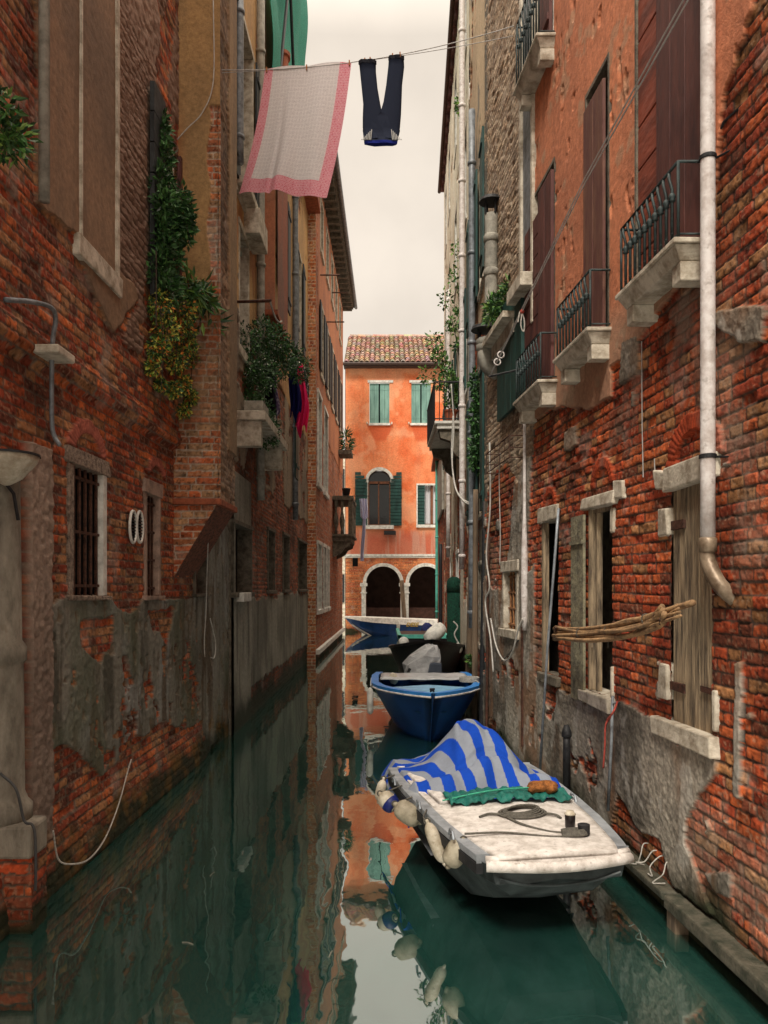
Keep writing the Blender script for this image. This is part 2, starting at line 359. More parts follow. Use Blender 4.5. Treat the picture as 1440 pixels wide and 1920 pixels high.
def leaves(name, blobs, n, size, pal, parent=None, droop=0, mat_='leaf', long=1.8):
    rng = np.random.default_rng(random.randrange(9999)); b = MB(); tot = sum(q[3]**1.5*q[4]*q[5] if len(q) > 5 else q[3]**3 for q in blobs)
    vs, fs, cs = [], [], []
    for q in blobs:
        c = np.array(q[:3]); rr = np.array(q[3:6]) if len(q) > 5 else np.array([q[3]]*3)
        k = max(3, int(n/len(blobs)))
        for _ in range(k):
            v = rng.normal(size=3); v /= np.linalg.norm(v); p = c+v*rr*rng.uniform(.25, 1)**.6
            d_ = v+rng.normal(size=3)*.8; d_[2] -= droop; d_ /= np.linalg.norm(d_); s_ = np.cross(d_, rng.normal(size=3)); s_ /= np.linalg.norm(s_)+1e-9
            l_ = size*rng.uniform(.45, 1.5); w2 = l_/long/2; nn = np.cross(d_, s_); i = len(vs)
            vs += [p, p+d_*l_*.5+s_*w2+nn*w2*.3, p+d_*l_-nn*w2*.3, p+d_*l_*.5-s_*w2+nn*w2*.3]; fs.append((i, i+1, i+2, i+3))
            cc = np.array(pal[rng.integers(len(pal))])*rng.uniform(.6, 1.9); cs += [tuple(cc)]*4
    b.v = [tuple(map(float, v)) for v in vs]; b.f = fs; b.c = cs
    return b.build(name, M[mat_], parent)
GD = [(.02, .06, .015), (.03, .09, .02), (.045, .12, .03), (.015, .045, .015)]
GY = GD+[(.42, .36, .06), (.16, .24, .03), (.4, .14, .02), (.25, .28, .05)]
GL = [(.07, .16, .03), (.12, .2, .04), (.04, .1, .03)]

# ================================================================== WATER
def water_mat():
    m = bpy.data.materials.new('canal_water'); m.use_nodes = True; t = m.node_tree; t.nodes.clear(); n = t.nodes.new; l = t.links.new
    o = n('ShaderNodeOutputMaterial'); mix = n('ShaderNodeMixShader'); di = n('ShaderNodeBsdfDiffuse'); gl = n('ShaderNodeBsdfGlossy')
    di.inputs[0].default_value = (.009, .046, .038, 1); gl.inputs['Roughness'].default_value = .02; gl.inputs['Color'].default_value = (.9, .95, .94, 1)
    lw = n('ShaderNodeFresnel'); lw.inputs[0].default_value = 1.55
    mr_ = n('ShaderNodeMapRange'); l(lw.outputs[0], mr_.inputs[0]); mr_.inputs[1].default_value = .04; mr_.inputs[2].default_value = .75
    mr_.inputs[3].default_value = .36; mr_.inputs[4].default_value = .95
    tcn = n('ShaderNodeTexCoord'); mp = n('ShaderNodeMapping'); mp.inputs['Scale'].default_value = (1, .55, 1); l(tcn.outputs['Object'], mp.inputs[0])
    n0 = n('ShaderNodeTexNoise'); n0.inputs['Scale'].default_value = 2.2; n0.inputs['Detail'].default_value = 8; l(mp.outputs[0], n0.inputs[0]); r0 = n('ShaderNodeValToRGB'); r0.color_ramp.elements[0].position = .35; r0.color_ramp.elements[1].position = .65; r0.color_ramp.elements[0].color = (.007, .036, .029, 1); r0.color_ramp.elements[1].color = (.013, .058, .046, 1); l(n0.outputs[0], r0.inputs[0]); l(r0.outputs[0], di.inputs[0])
    n1 = n('ShaderNodeTexNoise'); n1.inputs['Scale'].default_value = 1.6; n1.inputs['Detail'].default_value = 3; l(mp.outputs[0], n1.inputs[0])
    n2 = n('ShaderNodeTexNoise'); n2.inputs['Scale'].default_value = 9; n2.inputs['Detail'].default_value = 2; l(mp.outputs[0], n2.inputs[0])
    a = n('ShaderNodeMath'); a.operation = 'MULTIPLY_ADD'; l(n2.outputs[0], a.inputs[0]); a.inputs[1].default_value = .10; l(n1.outputs[0], a.inputs[2])
    b = n('ShaderNodeBump'); b.inputs['Strength'].default_value = 1; b.inputs['Distance'].default_value = .0045; l(a.outputs[0], b.inputs['Height'])
    l(b.outputs[0], gl.inputs['Normal']); l(mr_.outputs[0], mix.inputs[0]); l(di.outputs[0], mix.inputs[1]); l(gl.outputs[0], mix.inputs[2]); l(mix.outputs[0], o.inputs[0])
    return m
wb = MB(); wb.add([(-60, -20, 0), (60, -20, 0), (60, 120, 0), (-60, 120, 0)], [(0, 1, 2, 3)])
tag(wb.build('water', water_mat()), None, kind='structure')

rf_ = random.Random(11)
for i_, (px, py) in enumerate(((398, 1640), (455, 1600), (352, 1770), (620, 1790), (700, 1400))):
    Y_ = F*CH/(py-HY); X_ = (px-CX)*Y_/F; b_ = MB(); a_ = rf_.uniform(0, 3); l_ = .035
    b_.tube([(X_-l_*math.cos(a_), Y_-l_*math.sin(a_), .003), (X_, Y_+.008, .004), (X_+l_*math.cos(a_), Y_+l_*math.sin(a_), .003)], .004, 5)
    tag(b_.build('floating_twig', mat('wet_twig', (.2, .19, .15), .7, .3, 20, 0)), ['pale twig floating left of the middle of the canal', 'bent twig floating nearest the water door reflection', 'short twig floating low at the left of the canal', 'twig floating beside the sky reflection at the bottom', 'twig floating near the tall white fender'][i_], 'twig', 'twigs on the water')

# ================================================================== RIGHT NEAR BUILDING
RB = thing('old_building', 'red brick and salmon plaster canal house with low iron balconies on the right', 'building', (2.6, 5.5, 0))
r1 = (SR.u(1338), SR.u(1261), SR.uz(1262, 1350)[1], SR.uz(1262, 915)[1])
r2 = (SR.u(1151), SR.u(1110), SR.uz(1130, 1300)[1], SR.uz(1151, 945)[1])
r3 = (SR.u(1049), SR.u(1020), SR.uz(1030, 1262)[1], SR.uz(1049, 972)[1])
r4 = (SR.u(973), SR.u(950), SR.uz(960, 1180)[1], SR.uz(960, 1072)[1])
d1 = (SR.u(1334), SR.u(1200), 3.72, 5.75); d2 = (SR.u(1150), SR.u(1105), 3.72, 5.62); d3 = (SR.u(1047), SR.u(1001), 3.72, 5.6)
d4 = (6.7, 7.35, 6.68, 8.6)
pr_sal = poly(SR, [(1700, -900), (1440, 60), (1368, 160), (1350, 380), (1335, 470), (1260, 560), (1200, 640), (1150, 690), (1152, 745), (1110, 770), (1060, 760), (1040, 770), (1002, 790), (1000, 500), (1000, -900)])
pr_low = poly(SR, [(1000, 1262), (1050, 1292), (1090, 1312), (1150, 1335), (1172, 1312), (1232, 1350), (1349, 1412), (1352, 1450), (1318, 1488), (1296, 1540), (1292, 1580), (1322, 1660), (1345, 1712), (1318, 1702), (1268, 1660), (1248, 1580), (1200, 1550), (1165, 1490), (1120, 1700), (1000, 1500), (1000, 1300)])
pr_strip = poly(SR, [(975, 810), (968, 900), (962, 1000), (955, 1050), (945, 1200), (945, 1400), (1010, 1420), (1000, 1270), (988, 1200), (995, 1000), (1004, 800)])
pr_bits = [poly(SR, q) for q in ([(1062, 810), (1085, 798), (1085, 835), (1062, 845)], [(1175, 640), (1203, 630), (1203, 700), (1170, 720)],
           [(1330, 590), (1440, 570), (1440, 640), (1400, 650)], [(1330, 1630), (1380, 1640), (1378, 1690), (1350, 1670)], [(1385, 1240), (1397, 1240), (1397, 1510), (1385, 1500)])]
arches = [SR.uz(1133, 905)+(.2,), SR.uz(1305, 860)+(.27,), SR.uz(1034, 945)+(.17,)]
def paint_R(u, z):
    col, h = brickpaint(u, z, 3, dirt=.75, mortar=(.085, .055, .04))  # mortar colour darkened to paint shadow into the joints
    for (au, az, ar) in arches:      # relieving arches, rowlock bricks on end
        rr = np.hypot(u-au, (z-az+.02)*1.15); th = np.arctan2(z-az, u-au); m = (rr > ar*.74) & (rr < ar*1.18+.02*(vn(u*20, z*20, 3)-.5)) & (z > az-.02)
        rad = (th*ar/.04+.5*vn(u*14, z*14, 6)) % 1; mm_ = sst(.08, .22, np.minimum(rad, 1-rad)); idn = hsh(np.floor(th*ar/.055), u*0+1, 4)
        c2 = (A3(.42, .065, .022)*(.7+.5*idn)[..., None])*(.72+.28*mm_)[..., None]*(.8+.4*fbm(u*30, z*30, 3, 2))[..., None]
        col, h = put(col, h, m, c2, .020+.004*mm_+.006*fbm(u*30, z*30, 2, 2))
    ju, jz = jig(u, z, 41, .05)
    m = inpoly(ju, jz, pr_sal) & ~((u < 3.95) & (fbm(u*1.5, z*1.5, 9, 4) > .5))
    c2, h2 = plaster(u, z, 21, (.60, .22, .11), (.36, .135, .075), streak=.4)
    wv = sst(.62, .7, fbm(u*5, z*5, 52, 4)); c2 = lerp(c2, A3(.42, .27, .17)*np.ones_like(c2), wv*.6)
    pit = sst(.70, .74, fbm(u*14, z*4, 53, 3)); h2 = h2-.014*pit
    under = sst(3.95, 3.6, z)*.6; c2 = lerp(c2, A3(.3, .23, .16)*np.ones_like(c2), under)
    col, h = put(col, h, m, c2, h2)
    ju, jz = jig(u, z, 43, .035)
    gr, hg = plaster(u, z, 23, (.31, .275, .225), (.11, .088, .066), rough=.009, streak=.6); gr = gr*(.6+.8*vn(u*75, z*75, 79))[..., None]; dkp = sst(.52, .66, fbm(u*2.4, z*2.0, 80, 5)); gr = lerp(gr, gr*.55, dkp); hg = hg+.004*(vn(u*70, z*70, 81)-.5)
    lr = sst(.5, .72, fbm(u*3, z*1.2, 77, 4)); gr = lerp(gr, A3(.24, .125, .065)*np.ones_like(gr), lr*.7)
    wh = sst(.58, .66, fbm(u*7, z*5, 78, 4)); gr = lerp(gr, A3(.46, .43, .38)*np.ones_like(gr), wh*.5)
    m = inpoly(ju, jz, pr_low) | inpoly(ju, jz, pr_strip)
    ho = fbm(u*2.2, z*2.0, 61, 4) > .655
    m &= ~(ho & (u > 4.9))
    for q in pr_bits: m |= inpoly(ju, jz, q)
    m |= (fbm(u*2.6, z*3.1, 63, 4) > .76) & (z < 3.4)
    m |= (u > 7.35) & (z < 2.0+.8*(fbm(u*2, z*1, 65, 3)-.5)) & ~(ho)
    col, h = put(col, h, m, gr, hg)
    mor = sst(.6, .7, fbm(u*1.8, z*1.8, 64, 4)) * (~m) * (z < 3.7)
    col = lerp(col, A3(.33, .26, .2)*np.ones_like(col), mor*.35)
    # rough rubble of the further part
    c5, h5 = brickpaint(u, z, 8, pal=[A3(.42, .31, .21), A3(.5, .39, .28), A3(.34, .23, .15), A3(.28, .2, .14)], mortar=(.42, .35, .27), dirt=.7, rough=3, course=.06)
    m = (ju > 7.42) & (jz > 3.1+.8*(fbm(u, z, 66, 3)-.5))
    col, h = put(col, h, m, c5, h5)
    return algae(u, z, col, 31, .45), h
hr = [hole(r1), hole(r2), hole(r3), hole(r4), hole(d1), hole(d2), hole(d3), hole(d4)]
for q in hr: pass
usR = usamp(2.01, -1.0, 9.7, lo=.009, hi=.022, k=.8, far=3.3); zsR = np.arange(-.3, 10.5, .0085)
zsR = np.concatenate([np.arange(-.3, 6.2, .0085), np.arange(6.2, 12.0, .014)])
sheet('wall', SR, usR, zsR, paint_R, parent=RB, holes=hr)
q = MB(); q.sbox(SR, -1, 9.7, -.3, 12, -.42, -.36); q.sbox(SR, 9.55, 9.7, -.3, 12, -.36, 0.01); q.build('inner_wall', M['stone_dark'], RB)
# boarded door
def one(name, m, parent, *a, bev=.01, j=.01):
    q = MB(); q.sbox(SR, *a, j=j); return q.build(name, M[m] if isinstance(m, str) else m, parent, bevel=bev)
u0, u1, z0, z1 = r1
q = MB(); boards(q, SR, u0, u1, z0, z1, -.04, -.005, 3, .008); fr = q.build('boarded_door', M['oldwood'], RB); fr['label'] = 'weathered grey board shutter filling the nearest opening'
one('pane', 'void', fr, u0-.01, u1+.01, z0, z1, -.12, -.08, bev=0, j=0)
one('lintel', 'stone', fr, u0-.1, u1+.02, z1-.01, z1+.12, -.14, .06, j=.02); one('stone_block', 'stone', fr, u1+.03, u1+.14, z1+.0, z1+.11, -.05, .045, j=.02)
one('sill', 'stone', fr, u0-.08, u1+.17, z0-.115, z0, -.14, .06, j=.012)
for zz in (z0+.2, z1-.22):
    one('hinge', 'iron', fr, u1-.16, u1+.02, zz-.024, zz+.024, -.003, .012, bev=0, j=.004); one('hinge', 'iron', fr, u0-.01, u0+.12, zz+.01, zz+.045, -.003, .012, bev=0, j=.004)
one('stone_block', 'stone', fr, u1+.01, u1+.13, z0+.12, z0+.32, -.05, .034); one('stone_block', 'stone', fr, u1+.01, u1+.14, z1-.28, z1-.12, -.05, .036, j=.02); one('stone_block', 'stone', fr, u0-.07, u0-.03, z0+.03, z0+.24, -.05, .03, j=.005)
# second window: loose frame posts and an old board folded back against the wall
um = r2[1]
w2 = one('window', 'void', RB, r2[0]-.02, r2[1]+.02, r2[2]-.02, r2[3]+.02, -.34, -.3, bev=0, j=0)
one('lintel', 'stone', w2, r2[0]-.10, r2[1]+.14, r2[3], r2[3]+.10, -.12, .045, j=.014); one('stone_block', 'stone', w2, r2[0]-.24, r2[0]-.09, r2[3]+.02, r2[3]+.15, -.05, .034, j=.02)
one('sill', 'stone', w2, r2[0]-.05, r2[1]+.12, r2[2]-.10, r2[2], -.12, .07, j=.012); one('stone_block', 'stone', w2, r2[0]-.06, r2[0], r2[3]-.2, r2[3]-.03, -.05, .03, j=.005)
one('stone_block', 'stone', w2, r2[0]-.035, r2[0], r2[2], r2[2]+.22, -.05, .03, j=.005)
q = MB(); q.sbox(SR, um-.03, um, r2[2], r2[3], -.025, .03, j=.004); q.sbox(SR, um-.11, um-.085, r2[2], r2[3], -.04, 0, j=.004); q.sbox(SR, r2[0], um, r2[3]-.03, r2[3], -.03, 0); q.build('window_frame', M['oldwood'], w2)
q = MB(); boards(q, SR, um+.01, um+.30, r2[2]-.1, r2[3]-.03, .045, .065, 2, .004); q.sbox(SR, um+.01, um+.30, r2[3]-.25, r2[3]-.22, .065, .08); q.build('shutter', mat('lichen_grey_board', (.26, .235, .15), .95, .5, 12, .9, 40, col2=(.11, .1, .075), dist=.01), w2)
w3 = one('window', 'void', RB, r3[0]-.02, r3[1]+.02, r3[2]-.02, r3[3]+.02, -.34, -.3, bev=0, j=0)
one('lintel', 'stone', w3, r3[0]-.02, r3[1]+.08, r3[3], r3[3]+.13, -.12, .04, j=.012); one('sill', 'stone_dark', w3, r3[0]-.06, r3[1]+.07, r3[2]-.09, r3[2], -.12, .05)
one('window_frame', 'oldwood', w3, r3[1]-.05, r3[1], r3[2], r3[3], -.03, .02, bev=0, j=.004)
w4 = reveal(RB, SR, r4, .09, m='stone', lintel=.12); bars(w4, SR, r4, 4, off=-.03, cross=4, rad=.012, m='rustlight')
# tall windows behind the balconies with wooden shutters
for r, k in ((d1, 0), (d2, 1), (d3, 2), (d4, 3)):
    q = MB(); fw = .03
    q.sbox(SR, r[0]-.005, r[0]+.02, r[2], r[3], -.2, .033); q.sbox(SR, r[1]-.02, r[1]+.005, r[2], r[3], -.2, .033); q.sbox(SR, r[0], r[1], r[3]-.02, r[3]+.01, -.2, .034)
    w_ = q.build('window', M['stone_dark'] if k != 3 else M['stone_white'], RB)
    q = MB(); q.sbox(SR, r[0], r[1], r[2], r[3], -.24, -.2); q.build('pane', M['glass'], w_)
    if k == 0:
        a = SR.u(1246); shutter(w_, SR, r[0]+.0, a-.01, r[2]-.02, r[3]+.2, .025, 'brownwood', 3, 0)
        q = MB(); boards(q, SR, a+.01, r[1], r[2], r[3]+.15, -.02, .02, 8, .012, False); q.build('shutter', M['redwood'], w_, bevel=.004)
    elif k == 1:
        shutter(w_, SR, r[0]+.07, r[1]+.0, r[2]-.02, r[3]-.12, .026, 'wornwood', 2, 0, th=.022)
    elif k == 2:
        a = SR.u(1020); shutter(w_, SR, r[0], a-.03, r[2], r[3]-.1, .036, 'brownwood', 2, 0); 
        q = MB(); boards(q, SR, a, r[1]+.16, r[2]-.05, r[3]-.25, .02, .05, 9, .008, False); q.build('shutter', M['brownwood'], w_, bevel=.004)
    else: shutter(w_, SR, r[0], r[0]+.3, r[2], r[3]-.2, .04, 'brownwood', 2, 3)
# timber frame at the upper edge of the salmon wall and grey jamb
q = MB(); q.sbox(SR, 7.3, 7.36, 4.4, 9.5, 0, .06); q.sbox(SR, 7.72, 7.8, 4.9, 9.5, 0, .06); q.sbox(SR, 7.3, 7.85, 4.75, 4.88, 0, .17)
wq = q.build('window', M['stone'], RB, bevel=.006)
q = MB(); q.sbox(SR, 7.36, 7.72, 4.88, 8.0, .0, .035); q.build('pane', M['zinc'], wq)
def balcony(u0, u1, zt, prot, rh, label, nb=9, post='iron_green'):
    b = MB(); S = SR
    b.sbox(S, u0-.015, u1+.015, zt-.028, zt, 0, prot+.012, j=.002)
    # moulded slab with a bevelled underside
    pts = []
    for (e, z, o) in ((.035, zt-.105, prot-.04), (0, zt-.03, prot)): pts.append((e, z, o))
    (e1, za, oa), (e0, zb, ob) = pts
    b.hexa([S.p(u0+e1, za, 0), S.p(u1-e1, za, 0), S.p(u1-e1, za, oa), S.p(u0+e1, za, oa), S.p(u0+e0, zb, 0), S.p(u1-e0, zb, 0), S.p(u1-e0, zb, ob), S.p(u0+e0, zb, ob)])
    slab = b.build('balcony', M['stone'], RB, bevel=.006); slab['label'] = label
    for (a, c) in ((u0+.03, u0+.13), (u1-.14, u1-.04)):
        q = MB(); q.sbox(S, a, c, zt-.21, zt-.107, 0, prot*.8, j=.003); q.build('bracket', M['stone'], slab, bevel=.006)
    q = MB(); o = prot-.02; r_ = .0085; ztop = zt+rh
    q.tube([S.p(u0+.01, ztop, -.01), S.p(u0+.01, ztop, o), S.p(u1-.01, ztop, o), S.p(u1-.01, ztop, 0)], .009, 4)
    q.tube([S.p(u0+.01, zt+.025, 0), S.p(u0+.01, zt+.025, o), S.p(u1-.01, zt+.025, o), S.p(u1-.01, zt+.025, 0)], .006, 4)
    for (uu, oo) in ((u0+.01, o), (u0+.01, .015), (u1-.01, o)): q.tube([S.p(uu, zt, oo), S.p(uu, ztop, oo)], .009, 4)
    for i in range(nb):
        u = u0+.01+(u1-u0-.02)*(i+1)/(nb+1)
        q.tube([S.p(u, zt+.02, o), S.p(u, zt+rh*.72, o), S.p(u+.01, zt+rh*.88, o+.012), S.p(u+.035, ztop-.008, o)], r_, 6)
        q.lathe([(.008, 0), (.019, .008), (.014, .018), (.021, .028), (.014, .042), (.008, .05)], S.p(u, zt+rh*.60-.02, o), n=8)
        q.lathe([(.005, 0), (.011, .005), (.005, .012)], S.p(u, zt+.05, o), n=8)
    q.build('railing', M[post], slab, smooth=True)
    return slab
balcony(4.0, 4.79, 3.705, .2, .40, 'nearest low balcony with green iron bars', 10)
balcony(5.36, 6.14, 3.70, .19, .40, 'middle low balcony of the three in the row', 9)
balcony(6.6, 7.45, 3.67, .19, .40, 'farthest of the three low balconies', 9)
balcony(6.65, 7.45, 6.66, .19, .62, 'upper balcony with blue green bars', 8)
# side arm from the railing to the pipe
q = MB(); q.tube([SR.p(4.02, 4.1, .01), SR.p(3.92, 4.18, .02), SR.p(3.86, 4.22, .02), SR.p(3.72, 4.22, .0)], .007, 6)
q.tube([SR.p(5.36, 4.1, .02), SR.p(5.2, 4.17, .02), SR.p(5.0, 4.19, .01)], .007, 6); q.build('railing_arm', M['iron_black'], RB)
# big white downpipe with elbow
pu = SR.u(1353); q = MB(); r_ = .037
zt, zb = 6.5, SR.uz(1360, 1035)[1]
q.tube([SR.p(pu, z, .07) for z in np.linspace(zt, zb+.02, 12)], r_, 14)
dp = q.build('drainpipe', M['whitepipe'], RB, smooth=True); dp['label'] = 'thick white painted drainpipe'
q = MB(); q.tube(smoothpts([SR.p(pu, zb+.06, .07), SR.p(pu, zb-.04, .07), SR.p(pu-.07, zb-.16, .05), SR.p(pu-.10, zb-.24, -.02)], 6), r_*1.06, 14)
q.lathe([(.037, 0), (.044, .004), (.044, .07), (.037, .075)], SR.p(pu, zb, .07)); q.build('pipe_elbow', mat('tarnished_metal', (.3, .23, .16), .45, .4, 12, .2, col2=(.12, .08, .05), metal=.3), dp, smooth=True)
q = MB()
for yy in (300, 860):
    z = SR.uz(1353, yy)[1]; q.lathe([(.039, 0), (.043, .003), (.043, .02), (.039, .023)], SR.p(pu, z, .07)); q.tube([SR.p(pu, z+.01, .03), SR.p(pu-.12, z-.01, .0)], .006, 6)
q.build('pipe_clamp', M['iron_black'], dp)
# thin pipe down the grey strip (white insulated pipe)
u9 = SR.u(993); q = MB(); rs = [.016]*3+[.018, .030, .034, .036, .032, .03, .022]
q.tube([SR.p(u9+.0, z, .05) for z in (3.6, 3.2, 2.9, 2.6, 2.35, 2.1, 1.85, 1.7, 1.58, 1.47)], rs, 10); q.build('drainpipe', M['whitepipe'], RB, smooth=True)['label'] = 'wrapped white pipe swelling towards its foot'
q = MB(); q.tube([SR.p(SR.u(986), z, .03) for z in (1.5, .3)], .02, 8); q.build('drainpipe', M['iron'], RB)
# ledge at the foot and its post
q = MB(); q.sbox(SR, 1.0, 4.35, .10, .18, -.05, .115, j=.01); q.sbox(SR, 4.37, 6.6, .12, .17, -.05, .11, j=.01); led = q.build('base_ledge', mat('wet_slimy_stone', (.095, .085, .062), .7, .5, 12, .8, 40, col2=(.03, .034, .022), dist=.01), RB, bevel=.012)
q = MB(); q.sbox(SR, 4.22, 4.33, -.4, .1, .02, .10, j=.008); q.build('ledge_post', M['polewood'], RB, bevel=.008)
# nails, hooks, brackets
q = MB()
for (px, py, l_) in ((1338, 1115, .09), (1270, 1398, .08), (1205, 890, .03), (1228, 885, .03), (1110, 1215, .05)): q = MB(); q.tube([SR.pp(px, py, 0), SR.pp(px, py, l_)], .005, 6); q.build('wall_hook', M['iron'], RB)
q = MB(); q.tube([SR.pp(1203, 640, .03), SR.pp(1204, 800, .03), SR.pp(1206, 895, .03)], .0035, 6); q.build('wall_wire', M['wire'], RB)
q = MB(); q.tube([SR.pp(1227, 860, .03), SR.pp(1228, 890, .03)], .0035, 6); q.build('wall_wire', M['wire'], RB)
# wire basket bracket
bw = thing('wire_rack', 'rusty wire rack on the wall under the dark green shutter', 'rack', SR.pp(950, 860, .1)); q = MB()
ua, ub = SR.u(985), SR.u(938)
for z in (3.42, 3.3, 3.2): q.tube([SR.p(ua, z, .02), SR.p(ua, z, .16), SR.p(ub, z, .16), SR.p(ub, z, .02)], .006, 5)
for t in np.linspace(0, 1, 6): u = ua+(ub-ua)*t; q.tube([SR.p(u, 3.42, .16), SR.p(u, 3.2, .16)], .004, 5)
q.build('rack_frame', M['iron'], bw)
# green shutter below
gs = SR.rect(1000, 640, 800, 945); q = MB(); boards(q, SR, gs[0]+.15, gs[1], 3.75, 4.95, .04, .08, 5, .01); q.build('shutter', M['greenwood'], RB)['label'] = 'dark green shutter under the fern ledge'

# ================================================================== LEFT NEAR BUILDING
LB = thing('old_building', 'dark red brick house on the left with a corbelled chimney bay', 'building', (-2.8, 7, 0))
l1 = (SL.u(133), SL.u(186), SL.uz(133, 1118)[1], SL.uz(133, 872)[1])
l2 = (SL.u(271), SL.u(294), SL.uz(271, 1118)[1], SL.uz(271, 925)[1])
l3 = (SL.u(362), SL.u(384), 1.82, 2.35)
l4 = (SL.u(284), SL.u(318), SL.uz(284, 575)[1], SL.uz(284, 205)[1])
pl_up = poly(SL, [(48, -1500), (48, 375), (82, 402), (122, 432), (130, 470), (160, 560), (178, 590), (196, 620), (212, 605), (222, 585), (245, 560), (236, 530), (212, 505), (206, -1500)])
pl_rough = poly(SL, [(200, -1500), (205, 500), (236, 540), (246, 575), (228, 590), (215, 640), (250, 665), (262, 600), (275, 640), (262, 700), (290, 760), (325, 800), (325, -1500)])
pl_low = poly(SL, [(40, 1185), (80, 1155), (105, 1124), (200, 1122), (215, 1142), (235, 1152), (255, 1143), (268, 1118), (330, 1124), (440, 1108), (445, 1420), (415, 1385), (400, 1372), (380, 1345), (345, 1372), (300, 1350), (262, 1385), (240, 1372), (215, 1425), (185, 1450), (150, 1420), (120, 1400), (60, 1400), (60, 1250)])
pl_hole = [poly(SL, q) for q in ([(142, 1160), (205, 1156), (203, 1215), (190, 1225), (182, 1245), (160, 1230), (142, 1205)], [(272, 1142), (325, 1136), (320, 1160), (308, 1210), (296, 1180), (280, 1180)])]
def paint_L(u, z):
    col, h = brickpaint(u, z, 13, dirt=.75, pal=[A3(.36, .075, .026), A3(.46, .12, .036), A3(.26, .05, .022), A3(.34, .16, .07), A3(.16, .05, .028)], mortar=(.16, .12, .09), rough=1.6)
    h = h+.045*sst(3.22, 3.27, z)+.02*(sst(3.27, 3.3, z)*sst(3.42, 3.4, z))+.07*sst(.55, .0, z)
    for (au, az, ar) in ((SL.uz(160, 862)+(.32,)), (SL.uz(290, 900)+(.24,))):
        rr = np.hypot(u-au, (z-az+.02)*1.2); th = np.arctan2(z-az, u-au); m = (rr > ar*.74) & (rr < ar*1.12+.03*(vn(u*20, z*20, 3)-.5)) & (z > az+.05)
        rad = (th*ar/.04+.5*vn(u*14, z*14, 6)) % 1; mm_ = sst(.08, .22, np.minimum(rad, 1-rad))
        c2 = (A3(.4, .12, .08)*(.7+.3*mm_)[..., None])*(.6+.8*fbm(u*30, z*30, 3, 2))[..., None]; col, h = put(col, h, m, c2, .026+.005*mm_)
    ju, jz = jig(u, z, 45, .05)
    c2, h2 = plaster(u, z, 25, (.245, .155, .095), (.12, .085, .06), streak=.35)
    col, h = put(col, h, inpoly(ju, jz, pl_up), c2, h2+.05)
    c3, h3 = plaster(u, z, 27, (.30, .205, .15), (.15, .09, .065), rough=.03, streak=.3)
    rb = sst(.45, .6, fbm(u*3, z*4, 28, 4)); m3, a_, b_, c_ = bricks(u, z, 29); h3 = h3-.012*(1-m3)+.02*(fbm(u*10, z*14, 5, 4)-.5); c3 = c3*(.72+.28*m3)[..., None]
    rd = (fbm(u*2.4, z*1.6, 30, 4) > .63); m = inpoly(ju, jz, pl_rough) & ~rd
    col, h = put(col, h, m, c3, h3+.035)
    gr, hg = plaster(u, z, 33, (.21, .20, .165), (.06, .055, .04), rough=.012, streak=.85)
    bl = sst(.52, .68, fbm(u*4, z*1.1, 34, 4)); gr = lerp(gr, A3(.27, .27, .25)*np.ones_like(gr), bl*.75)
    br = sst(.52, .64, fbm(u*5, z*.8, 35, 4)); gr = lerp(gr, A3(.085, .055, .03)*np.ones_like(gr), br*.75)
    m = inpoly(ju, jz, pl_low)
    for q_ in pl_hole: m &= ~inpoly(ju, jz, q_)
    m &= ~((fbm(u*5, z*4, 36, 4) > .66) & (z < 1.35)); m |= (u > 8.6) & (z < 3.1)
    pk = sst(.66, .7, fbm(u*12, z*7, 37, 3)); hg = hg-.02*pk; gn = sst(.5, .7, fbm(u*1.6, z*1.2, 137, 4)); gr = lerp(gr, A3(.10, .115, .075)*np.ones_like(gr), gn*.6); gr = lerp(gr, A3(.22, .16, .1)*np.ones_like(gr), pk*.6)
    col, h = put(col, h, m, gr, hg)
    c4, h4 = plaster(u, z, 38, (.30, .22, .17), (.13, .095, .075), rough=.022, streak=.4)   # rough rendered pilaster
    m = (u > SL.u(35)) & (u < SL.u(76)+.02*(fbm(u*0, z*3, 4, 3)-.5)) & (z < 2.75) & (z > .35); col, h = put(col, h, m, c4, h4+.05)
    c = algae(u, z, col, 32, .4)
    mo = sst(.5, .75, fbm(u*5, z*5, 39, 4))*sst(.8, .3, z); return lerp(c, A3(.2, .1, .02)*np.ones_like(c), mo*.5), h
usL = usamp(2.215, -1.0, 10.0, lo=.010, hi=.022, k=.8, far=4.1)
sheet('wall', SL, usL, np.concatenate([np.arange(-.3, 6.4, .009), np.arange(6.4, 11.5, .016)]), paint_L, parent=LB, holes=[hole(l1), hole(l2), hole(l3), hole(l4)])
q = MB(); q.sbox(SL, -1, 10, -.3, 11.5, -.42, -.36); q.sbox(SL, 9.9, 10.0, -.3, 11.5, -.36, .02); q.build('inner_wall', M['stone_dark'], LB)
w_ = reveal(LB, SL, l1, .09, depth=.05, m='roughstone', lintel=.11, sill=.03, proud=.025, jit=.012); bars(w_, SL, l1, 5, off=-.005, cross=3, rad=.013)
w_ = reveal(LB, SL, l2, .05, depth=.10, m='pinkstone', lintel=.13, sill=.03, proud=.025); bars(w_, SL, l2, 4, off=-.03, cross=4, rad=.01)
w_ = reveal(LB, SL, l3, .04, depth=.2, m='stone_dark', lintel=.05, sill=.03); bars(w_, SL, l3, 4, off=-.08, cross=3, rad=.01)
# far jambs of the two windows, pale
q = MB(); q.sbox(SL, l1[1]-.012, l1[1]+.06, l1[2], l1[3], -.045, .034); q.build('jamb', M['stone_white'], LB)
